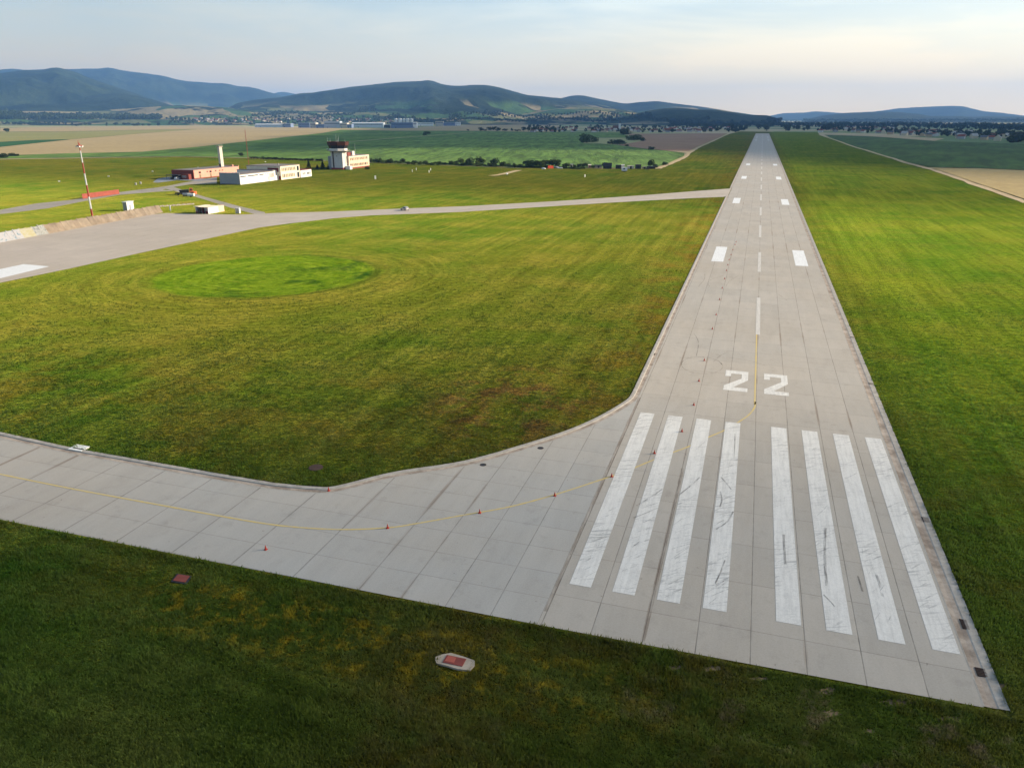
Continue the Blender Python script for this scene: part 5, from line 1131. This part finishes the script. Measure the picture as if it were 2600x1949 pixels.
# booth row with open front
e = empty('equipment_shed', (-201.9, 247.1, 0), 'row of low sheds with white side wall and dark open front by the apron', 'shed')
MB().box(-.12, 0, .3, 6.2, 0, 2.5).box(-6.1, -6.0, .3, 6.2, 0, 2.5).box(-6.0, -.12, 6.1, 6.2, 0, 2.5).build('wall', M['wall_white'], e)
MB().box(-.10, .04, 0, .3, 0, 2.4).build('corner_post', M['whitep'], e)
MB().box(-2.4, .02, 6.22, 9.6, 0, 2.45).build('rear_wing', M['peach'], e)
for x0, x1, z, y0 in ((-6.3, -3.9, 2.62, -.5), (-4.1, -1.4, 2.5, -.6), (-1.6, .3, 2.45, -.3)): MB().box(x0, x1, y0, 6.5, z, z + .12).build('roof_slab', M['cream'], e)
for x0, x1, m_, d, z0, z1 in ((-5.7, -5.0, 'steel', .2, 1.0, 2.4), (-5.95, -4.9, 'darkred', .25, 0, .9), (-3.9, -2.9, 'darkred', 1.2, 0, 2.3), (-1.3, -.2, 'steel', .1, 1.1, 2.4), (-1.3, -.2, 'darkred', .12, 0, 1.05), (-2.6, -1.6, 'black', .5, 0, 2.4), (-4.8, -4.1, 'black', .5, 0, 2.4)): MB().box(x0, x1, d, d + .08, z0, z1).build('panel_and_bay_shade', M[m_], e)  # black sheets stand in for the shade inside the open bays
for x in (-4.95, -4.0, -2.8, -1.45): MB().box(x - .06, x + .06, -.1, .05, 0, 2.45).build('front_post', M['steel'], e)
e = empty('electric_cabinet', (-192.0, 252.0, 0), 'white metal cabinet standing on the grass by the taxiway corner', 'cabinet')
MB().box(-.9, .9, -.3, .5, .15, 2.1).build('body', M['whitep'], e); MB().box(-.85, -.03, -.33, -.304, .25, 2.0).build('door', M['silver'], e); MB().box(.03, .85, -.33, -.304, .25, 2.0).build('door', M['silver'], e); MB().box(-1, 1, -.35, .55, 0, .14).build('plinth', M['concrete'], e)
e = empty('edge_post', (-221.0, 248.5, 0), 'white board post at the far end of the sloping wall', 'post')
MB().box(-.28, .28, -.06, .06, .5, 2.6).build('board', M['whitep'], e); MB().tube((0, .1, 0), (0, .1, 2.4), .06).build('pole', M['steel'], e)
# red slatted barrier
e = empty('red_barrier', (-295.2, 277.6, 0), 'long row of rusty red slatted panels beside the service road', 'barrier', None, math.radians(5))
for i in range(8):
    p = MB()
    for k in range(14): p.box(-.03, .03, i * 3 + .08 + k * .205, i * 3 + .22 + k * .205, .15, 2.3)
    for z in (.2, 1.2, 2.2): p.box(-.06, -.032, i * 3 + .05, i * 3 + 2.95, z, z + .1)
    p.build('slat_panel', M['rustred'], e)
for i in range(9): MB().box(-.07, .07, i * 3 - .06, i * 3 + .04, 0, 2.5).build('post', M['rustred'], e)
bb = MB()
for i in range(9): bb.tube((-.1, i * 3, 2.3), (-1.6, i * 3, 0), .05)
bb.build('brace', M['rustred'], e)['kind'] = 'stuff'
# old orange truck with plough
e = empty('orange_truck', (*G(478, 493.5), 0), 'derelict faded orange truck with a plough blade on the gravel', 'truck', None, math.radians(38))
MB().box(-3.4, 2.6, -.5, .5, .75, 1.0).build('chassis', M['darksteel'], e)
cb = MB().frustum((.6, 2.4, -1.1, 1.1), (.8, 2.2, -1.0, 1.0), 1.0, 2.9).build('cab', M['orange'], e)
MB().frustum((2.2, 2.46, -.9, .9), (2.06, 2.30, -.85, .85), 1.9, 2.7).build('windscreen', M['glass'], cb)
MB().frustum((1.0, 2.0, -1.12, 1.12), (1.1, 1.95, -1.04, 1.04), 1.9, 2.6).build('side_window', M['glass'], cb)
MB().add([(-3.6, -1.15, 1.05), (.4, -1.15, 1.05), (.4, 1.15, 1.05), (-3.6, 1.15, 1.05), (-3.9, -1.25, 2.1), (.45, -1.25, 2.3), (.45, 1.25, 2.3), (-3.9, 1.25, 2.1)], [(0, 3, 2, 1), (4, 5, 6, 7), (0, 1, 5, 4), (1, 2, 6, 5), (2, 3, 7, 6), (3, 0, 4, 7)]).build('dump_body', M['darksteel'], e)
MB().add([(2.9, -1.7, .05), (3.9, 1.7, .05), (3.6, 1.8, 1.3), (2.5, -1.6, 1.3), (3.1, -1.75, .05), (4.1, 1.65, .05), (3.75, 1.75, 1.3), (2.65, -1.65, 1.3)], [(0, 1, 2, 3), (7, 6, 5, 4), (0, 4, 5, 1), (3, 2, 6, 7), (1, 5, 6, 2), (0, 3, 7, 4)]).build('plough_blade', M['orange'], e)
MB().frustum((2.4, 3.6, -.9, .9), (2.4, 3.0, -.8, .8), .7, 1.5).build('bonnet', M['orange'], e)
for x in (-2.6, -1.5, 1.7):
    for s in (-1, 1):
        w = MB().tube((x, s * .75, .52), (x, s * 1.15, .52), .52, .52, 16).build('wheel', M['tyre'], e); MB().tube((x, s * 1.13, .52), (x, s * 1.17, .52), .26, .24, 12).build('rim', M['orange'], w)
e = empty('flat_trailer', (*G(457, 494.5) , 0), 'dark low trailer right of the orange truck', 'trailer', None, math.radians(35)); e.location = (*G(460 - 0 + 0, 494.2), 0)
e.location = (-266.0, 306.5, 0)
MB().box(-1.9, 1.9, -.9, .9, .6, .8).build('deck', M['darksteel'], e); MB().tube((1.9, 0, .65), (3.2, 0, .5), .06).build('drawbar', M['steel'], e); MB().box(-1.7, .8, -.7, .7, .81, 1.2).build('load', M['black'], e)
for s in (-1, 1): MB().tube((-.3, s * .8, .38), (-.3, s * 1.05, .38), .38, .38, 14).build('wheel', M['tyre'], e)
e = empty('barrel', (-259.6, 303.2, 0), 'grey green tank drum lying by the service road', 'tank'); MB().tube((-1.2, 0, .75), (1.2, .5, .75), .7, .7, 16).build('drum', M['silver'], e); MB().box(-.9, -.6, -.5, .7, 0, .35).box(.6, .9, -.3, .9, 0, .35).build('cradle', M['darksteel'], e)
e = empty('box_trailer', (-254.6, 301.2, 0), 'small white box trailer at the edge of the service road', 'trailer', None, math.radians(20)); MB().box(-1.5, 1.5, -.8, .8, .4, 1.5).build('body', M['whitep'], e); MB().box(-1.45, 1.45, -.84, -.803, .5, .7).build('stripe', M['steel'], e); MB().tube((1.5, 0, .5), (2.6, 0, .45), .05).build('drawbar', M['steel'], e)
for s in (-1, 1): MB().tube((0, s * .7, .3), (0, s * .9, .3), .3, .3, 14).build('wheel', M['tyre'], e)
e = empty('scrap_fence', (*G(446, 522), 0), 'low broken rubble bank with rusty posts behind the end of the wall', 'rubble bank', None, math.radians(60))
b = MB()
for i in range(26): b.frustum((i * .6 - 8, i * .6 - 7.2, -.6 + rnd.uniform(-.3, .3), .6), (i * .6 - 7.8, i * .6 - 7.4, -.2, .2), 0, rnd.uniform(.25, .6))
b.build('rubble', M['slab'], e)['kind'] = 'stuff'
for i in range(5): MB().tube((i * .9 + 2.5, 0, 0), (i * .9 + 2.5 + rnd.uniform(-.1, .1), 0, rnd.uniform(1.2, 1.9)), .05).build('post', M['rustred'], e)

# white marker posts and boxes in the grass
def post(px, py, h, label, group=None, w=.35):
    e = empty('marker_post', (*G(px, py), 0), label, 'post', group, rnd.random()); MB().box(-w, w, -w * .5, w * .5, .35, h).build('board', M['whitep'], e); MB().tube((0, 0, 0), (0, 0, .4), .08).build('foot', M['steel'], e)
post(953.3, 456.5, 2.4, 'single white marker post in the grass in front of the tower', None, .45)
for x, y in ((1047, 438), (1057, 433.5), (1093.6, 434), (1089.6, 439.5)): post(x, y, 1.9, 'slim white post in the group of four right of the tower', 'four white posts in the grass', .22)
post(1287.5, 444, 1.2, 'low white box on the bare earth strip', None, .6); post(1485, 451, 1.9, 'white marker post alone in the grass below the hedge', None, .32)
for x, y in ((150.5, 463), (276, 450), (387.5, 437.5), (503, 427.5), (674, 412.5)): post(x, y, .9, 'small white light box on the wide grass at the left', 'white light boxes in the grass', .5)
for i, (x, y) in enumerate(((345, 470), (357, 467.5))):
    e = empty('white_drum', (*G(x, y), 0), ('white drum at the end of the grey pad', 'second white drum, nearer the grey pad')[i], 'drum'); MB().lathe([(.55, 0), (.6, .1), (.6, 1.1), (.55, 1.2)]).build('drum', M['silver'], e); MB().lathe([(.3, 1.21), (.3, 1.3)]).build('lid', M['steel'], e)
e = empty('field_box', (*G(1585, 436.5), 0), 'white box trailer parked on the grass in front of the huts', 'trailer', None, math.radians(25))
MB().box(-1.7, 1.7, -1.2, 1.2, .75, 3.0).build('body', M['whitep'], e); MB().box(-1.6, 1.6, -1.1, 1.1, .35, .74).build('undercarriage', M['black'], e); MB().box(-1.2, .2, -1.24, -1.203, 1.6, 2.5).build('window', M['glass'], e)
for s in (-1, 1): MB().tube((0, s * .95, .38), (0, s * 1.2, .38), .38, .38, 14).build('wheel', M['tyre'], e)
# yard of huts along the field edge
M['darkwood'] = weathered('dark_wood', (.06, .052, .045, 1), .3, .8, .9)
def hut(px, py, w, d, h, wall, roof, label, pitch=.8, dark=True):
    w *= .82; h *= .78; pitch *= .7
    wall = 'darkwood' if wall in ('black', 'darksteel') else wall; roof = 'darkwood' if roof in ('black',) else roof
    p = G(px, py); e = empty('hut', (*p, 0), label, 'hut', None, view_rz(p))
    MB().box(-w / 2, w / 2, 0, d, 0, h).build('wall', M[wall], e)
    MB().add([(-w / 2 - .2, -.3, h), (w / 2 + .2, -.3, h), (w / 2 + .2, d + .3, h + .01), (-w / 2 - .2, d + .3, h + .01), (-w / 2 - .2, d / 2, h + pitch), (w / 2 + .2, d / 2, h + pitch)], [(0, 1, 5, 4), (2, 3, 4, 5), (0, 4, 3), (1, 2, 5), (0, 3, 2, 1)]).build('roof', M[roof], e)
    MB().box(-w * .1, w * .1 + .4, -.05, -.004, 0, min(2.0, h * .9)).build('door', M['darksteel' if dark else 'whitep'], e)
hut(1450, 425.5, 3.4, 3, 2.6, 'cream', 'steel', 'small cream hut between the hedge bushes'); hut(1497, 425.8, 2.6, 3, 2.3, 'salmon', 'cream', 'tiny pinkish hut left of the black barn')
hut(1519, 427, 6.5, 3, 2.2, 'concrete', 'darksteel', 'low grey shed with dark roof left of the black barn'); hut(1542, 428.5, 7.5, 4, 2.4, 'black', 'darksteel', 'black gabled barn with pale crossed poles', 3.2)
hut(1570, 428.8, 5.0, 3, 3.4, 'darksteel', 'darksteel', 'dark square container right of the black barn', .2); hut(1581, 427, 3.0, 3, 3.0, 'wall_white', 'whitep', 'white hut behind the white box trailer', .3, False)
hut(1601, 428.5, 5.6, 2.5, 2.6, 'cream', 'cream', 'long cream caravan in the hut row', .25); hut(1620, 429, 5.2, 3, 3.8, 'darksteel', 'black', 'dark tall shed near the right end of the hut row', .3); hut(1636, 428.5, 3.6, 2.5, 1.8, 'concrete', 'concrete', 'low grey store beside the dark tall shed', .2); hut(1653, 429, 7.5, 3, 2.2, 'black', 'darksteel', 'long low black shed under the last tree', .3)
e = empty('orange_tent', (*G(1398, 427.5), 0), 'bright orange tarpaulin tent under the hedge trees', 'tent', None, .5)
MB().add([(-2.2, -1.5, 0), (2.2, -1.5, 0), (2.2, 1.5, 0), (-2.2, 1.5, 0), (-1.9, 0, 2.1), (1.9, .1, 1.9)], [(0, 1, 5, 4), (2, 3, 4, 5), (0, 4, 3), (1, 2, 5)]).build('canvas', weathered('orange_canvas', lin(214, 78, 40), .15, .8, .8), e)
MB().tube((-1.9, 0, 0), (-1.9, 0, 2.15), .05).build('pole', M['steel'], e); MB().tube((1.9, .1, 0), (1.9, .1, 1.95), .05).build('pole', M['steel'], e)
for x, y, s, lab in ((1380, 429, 1.0, 'white heap left of the orange tent'), (1412, 427, 1.5, 'larger white heap right of the orange tent'), (1423, 427.5, 1.1, 'third white heap beyond the larger one')):
    bm = bmesh.new(); bmesh.ops.create_icosphere(bm, subdivisions=3, radius=1)
    for v in bm.verts:
        n = float(fbm(np.array([v.co.x * 1.7 + x]), np.array([v.co.y * 1.7 + v.co.z]), 3, int(x))[0]); v.co *= .6 + .7 * n; v.co.z = max(v.co.z, -.05) * .8; v.co.x *= 1.8 * s; v.co.y *= s; v.co.z *= s
    me = bpy.data.meshes.new('heap'); bm.to_mesh(me); bm.free(); me.materials.append(M['whitep']); o = bpy.data.objects.new('heap', me); COL.objects.link(o); o.location = (*G(x, y), 0); tag(o, lab, 'heap')
car((*G(1644, 431), 0), 1.9, 'darksteel', 'dark car parked at the right end of the hut row')

# ------------------------------------------------------------------ traffic cones
def cone_proto():
    e = bpy.data.objects.new('traffic_cone', None); COL.objects.link(e); e.empty_display_size = .2
    MB().box(-.19, .19, -.19, .19, 0, .03).build('base', M['cone'], e)
    MB().lathe([(.145, .03), (.10, .22), (.06, .42), (.025, .58), (.02, .59)], n=16).build('body', M['cone'], e)
    MB().lathe([(.104, .235), (.084, .325), (.0835, .33)], n=16).build('band', M['rustred'], e)
    return e
c2f = lambda a, b: (1000 + a * .31646, 1000 + b * .31646); c1f = lambda a, b: (a * .45208, 1050 + b * .45208)
CONES = [(c1f(1846, 433), 'red cone against the kerb corner of the taxiway', None), (c1f(1493, 763), 'red cone alone on the slabs below the yellow line', None), (c1f(2177, 643), 'first red cone on the bend of the yellow line', None), (c2f(689, 955), 'red cone on the yellow line in the middle of the bend', None), (c2f(1291, 817), 'red cone just above the yellow line before the stripes', None), (c2f(1748, 665), 'red cone on the outermost left white stripe', None), (c2f(2090, 478), 'red cone on the second white stripe from the left', None), (c3(640, 680), 'red cone between the second and third stripe', None), (c3(723, 495), 'red cone beyond the stripe tops left of the number', None), (c3(759, 327), 'red cone level with the foot of the left digit', None), (c3(797, 182), 'red cone in the tyre ring left of the number', None)]
far_ = [c5(400, 1238), c5(435, 1105), c5(468, 963), c5(492, 857), c5(515, 770), c5(532, 692), c5(545, 640), c5(557, 592), c5(575, 545), c5(592, 500), c5(612, 450), c5(622, 425)]
cp_ = cone_proto(); first = True
for pos, lab, g_ in CONES + [(p, 'small red cone in the straight row up the runway', 'cones in a row up the runway') for p in far_]:
    o = cp_ if first else copy_tree(cp_); first = False
    p = G(*pos); o.location = (p[0], p[1], .036 if p[0] > RL else .022); o.rotation_euler = (0, 0, rnd.random() * 3); o.scale = (.72, .72, .72); tag(o, lab, 'cone', g_)
    if not g_ and 'group' in o: del o['group']

# ------------------------------------------------------------------ covers, drains and gullies
cg = lambda a, b: G(1000 + a * .18083, 1600 + b * .18083)
def slab_from(pts, z0, z1, name, m, parent, org):
    n = len(pts); V = [(p[0] - org[0], p[1] - org[1], z0) for p in pts] + [(p[0] - org[0], p[1] - org[1], z1) for p in pts]
    F = [tuple(range(n, 2 * n))] + [(i, (i + 1) % n, n + (i + 1) % n, n + i) for i in range(n)]
    return mesh_obj(name, V, F, m, parent)
org = cg(860, 450); e = empty('inspection_slab', (*org, 0), 'pale broken concrete slab with a rusty red cover in the near grass', 'slab')
ring_ = [(585, 385), (660, 352), (800, 335), (960, 380), (1140, 440), (1125, 510), (1075, 582), (900, 560), (740, 520), (600, 480), (570, 430)]
sl_ = slab_from([np.array(cg(*p)) + nprng.normal(0, .03, 2) for p in ring_][::-1], -.05, .14, 'slab', M['slab'], e, org)
cv = slab_from([cg(*p) for p in ((745, 368), (1018, 425), (960, 530), (685, 470))][::-1], .142, .175, 'cover', M['cover_red'], e, org)
slab_from([cg(*p) for p in ((765, 382), (880, 406), (845, 480), (715, 455))][::-1], .1752, .182, 'cover_leaf', M['rustred'], cv, org)
org = G(457, 1469); q = [G(438, 1466), G(452, 1459), G(484, 1463), G(470, 1480), G(440, 1479)]; e = empty('inspection_cover', (*org, 0), 'dark red metal cover sunk in the grass at the lower left', 'cover')
slab_from([G(434, 1477), G(450, 1457), G(487, 1463), G(474, 1484)][::-1], -.05, .07, 'rim', M['darksteel'], e, org); slab_from([G(439, 1475), G(453, 1459.5), G(482, 1464), G(470, 1480)][::-1], .071, .10, 'cover', M['cover_red'], e, org)
ci = lambda a, b: G(150 + a * .13562, 1080 + b * .13562); org = ci(370, 430); e = empty('kerb_inlet', (*org, 0), 'white painted drain inlet in the taxiway kerb', 'drain')
slab_from([ci(*p) for p in ((335, 368), (578, 410), (420, 497), (165, 457))][::-1], -.05, .135, 'frame', M['whitep'], e, org); slab_from([ci(*p) for p in ((290, 425), (482, 466), (455, 478), (255, 440))][::-1], .1352, .142, 'slot', M['black'], e, org)
def grate(px, py, w, d, label, kind='grate', rz=0.0, z=.035):
    p = G(px, py); e = empty('drain_grate' if kind == 'grate' else 'gully', (*p, z), label, 'drain', None, rz)
    MB().box(-w / 2, w / 2, -d / 2, d / 2, -.03, .015).build('pit', M['black'], e)
    g = MB(); n = max(3, int(max(w, d) / .14))
    for i in range(n):
        if w >= d: x = -w / 2 + (i + .5) * w / n; g.box(x - .03, x + .03, -d / 2, d / 2, .016, .035)
        else: y = -d / 2 + (i + .5) * d / n; g.box(-w / 2, w / 2, y - .03, y + .03, .016, .035)
    g.build('bars', M['grate'], e)['kind'] = 'stuff'
grate(800, 1235.5, 1.5, .45, 'long iron grate at the kerb corner beside the cone', rz=.12); grate(662, 1221, 1.0, .4, 'dark broken gully left of the kerb corner grate'); 
grate(2350, 1320, .55, 1.0, 'reddish grate in the east gutter beside the stripes'); grate(2491, 1707, .6, .9, 'dark hole in the east gutter near the runway corner'); grate(2448.5, 1585, .45, 1.2, 'narrow dark drain in the east gutter above the corner hole')
grate(1657, 899.5, .7, .9, 'gully in the west gutter past the bend'); grate(2163.6, 857, .6, .9, 'gully in the east gutter beyond the number'); grate(2211.7, 975, .6, .9, 'gully in the east gutter beside the number')
for (x, y, lab) in ((1226.6, 1179.8, 'small round cap on the slabs near the kerb bend'), (1372.5, 1137.3, 'small round cap on the slabs nearer the stripes')):
    p = G(x, y); e = empty('manhole_cap', (*p, .017), lab, 'cover'); MB().lathe([(.28, 0), (.28, .012), (.25, .02)], n=18).build('cap', M['darksteel'], e); MB().lathe([(.36, -.01), (.36, .006)], n=18).build('rim', M['grate'], e)
p = G(802, 1188); e = empty('sunken_manhole', (*p, 0), 'dark sunken manhole in the grass above the kerb corner', 'manhole'); MB().lathe([(.75, -.02), (.75, .1), (.6, .1)], n=20).build('ring', M['grate'], e); MB().lathe([(.58, -.02), (.58, .05)], n=20).build('hole', M['black'], e)

# ------------------------------------------------------------------ tufts of uncut grass: dense where one can make out blades, thinning into the distance
def in_poly(x, y, P):
    r = np.zeros(len(x), bool); n = len(P)
    for i in range(n):
        (x0, y0), (x1, y1) = P[i], P[(i + 1) % n]
        r ^= ((y0 > y) != (y1 > y)) & (x < (x1 - x0) * (y - y0) / (y1 - y0 + 1e-12) + x0)
    return r
def tufts(n):
    px = nprng.uniform(-80, 2680, n); py = nprng.uniform(470, 2010, n)
    dx = np.stack([(px - PW / 2) / FPX, -(py - PH / 2) / FPX], 1); D = dx[:, :1] * np.array(RT) + dx[:, 1:] * np.array(UPV) + np.array(FW)
    t = -CAMH / D[:, 2]; x, y = D[:, 0] * t, D[:, 1] * t; dist = np.hypot(x, y)
    f = np.clip((dist - 75) / 300, 0, 1); keep = nprng.random(n) < (1 - f) ** 3.2
    x, y, dist = x[keep], y[keep], dist[keep]
    glx = np.array([p[0] for p in gl]); gly = np.array([p[1] for p in gl]); rwx = RR + 1.52
    jx = nprng.normal(0, .07, len(x)); xo, yo = x, y; x = x + jx * 1.2; y = y + jx
    hard = ((x < -13.1) & (y > 43.9) & (y < np.interp(x, glx, gly) + .06)) | ((x > -13.25) & (x < rwx) & (y > 44.15 + .035 * np.clip(x - 2, 0, 20)))
    x, y = xo, yo; far = y > 90; hard[far] |= in_poly(x[far], y[far], ap)
    for cxx, cyy, r in ((*cg(860, 450), 1.2), (*G(459, 1470), .9), (*G(802, 1188), .8)): hard |= (x - cxx) ** 2 + (y - cyy) ** 2 < r * r
    x, y, dist = x[~hard], y[~hard], dist[~hard]
    circ = np.hypot(x + 109.3, y - 151.5)
    d_edge = np.where(y < 44.3, 44.1 - y, np.where(x > rwx, x - rwx, np.where((y < 125) & (x < -13), np.minimum(y - np.interp(x, glx, gly), 9), 9)))
    patch = fbm(x * .25, y * .25, 4, 3); h = (.10 + .32 * np.clip(patch - .32, 0, 1)) * nprng.uniform(.6, 1.4, len(x)) + .17 * np.exp(-np.clip(d_edge, 0, 9) / .6)
    h *= np.where(circ < 25.5, .45, 1.0) * (1 - .35 * np.clip((dist - 90) / 150, 0, 1))
    for P_ in BARE: q_ = in_poly(x, y, P_); h = np.where(q_ & (nprng.random(len(x)) < .8), 0, h)
    k2 = h > .01; x, y, h, dist = x[k2], y[k2], h[k2], dist[k2]; n = len(x); V = []
    for b in range(3):
        a = nprng.uniform(0, 6.283, n); w = nprng.uniform(.025, .07, n) * np.clip(dist / 85, 1, 2.2); lean = nprng.uniform(-.6, .6, (n, 2)) * h[:, None]; ox = nprng.normal(0, .07, n); oy = nprng.normal(0, .07, n)
        p0 = np.stack([x + ox - np.cos(a) * w, y + oy - np.sin(a) * w, np.full(n, -.01)], 1); p1 = np.stack([x + ox + np.cos(a) * w, y + oy + np.sin(a) * w, np.full(n, -.01)], 1)
        p2 = np.stack([x + ox + lean[:, 0], y + oy + lean[:, 1], h * nprng.uniform(.7, 1.1, n)], 1); V.append(np.stack([p0, p1, p2], 1))
    V = np.concatenate(V).reshape(-1, 3); nt = len(V) // 3
    me = bpy.data.meshes.new('grass_tufts'); me.vertices.add(len(V)); me.vertices.foreach_set('co', V.astype(np.float32).ravel()); me.loops.add(3 * nt); me.loops.foreach_set('vertex_index', np.arange(3 * nt, dtype=np.int32))
    me.polygons.add(nt); me.polygons.foreach_set('loop_start', np.arange(0, 3 * nt, 3, dtype=np.int32)); me.update(calc_edges=True); me.materials.append(M['blade'])
    o = bpy.data.objects.new('grass_tufts', me); COL.objects.link(o); struct(o, 'uncut grass blades round the taxiway and runway end', 'stuff')
M['soil'] = field('bare_soil', lin(122, 102, 78), lin(148, 128, 98), 0, 0, .8, .3, 2.2, .4)
BARE = []
for (a, b, ra, rb) in ((985, 1115, 60, 26), (1010, 1255, 75, 26), (1430, 1185, 120, 34), (1750, 1290, 110, 22), (255, 975, 70, 22), (30, 968, 50, 18), (570, 1040, 70, 14), (2090, 1085, 50, 26), (1250, 1365, 40, 14)):
    P_ = []
    for i in range(26):
        t_ = i * 2 * math.pi / 26; f_ = rnd.uniform(.55, 1.15); P_.append(G(*c4(a + ra * f_ * math.cos(t_), b + rb * f_ * math.sin(t_))))
    BARE.append(P_); sheet('bare_patch', P_, .006, M['soil'], 'bare trodden soil patch in the grass by the runway end')
tufts(520000)
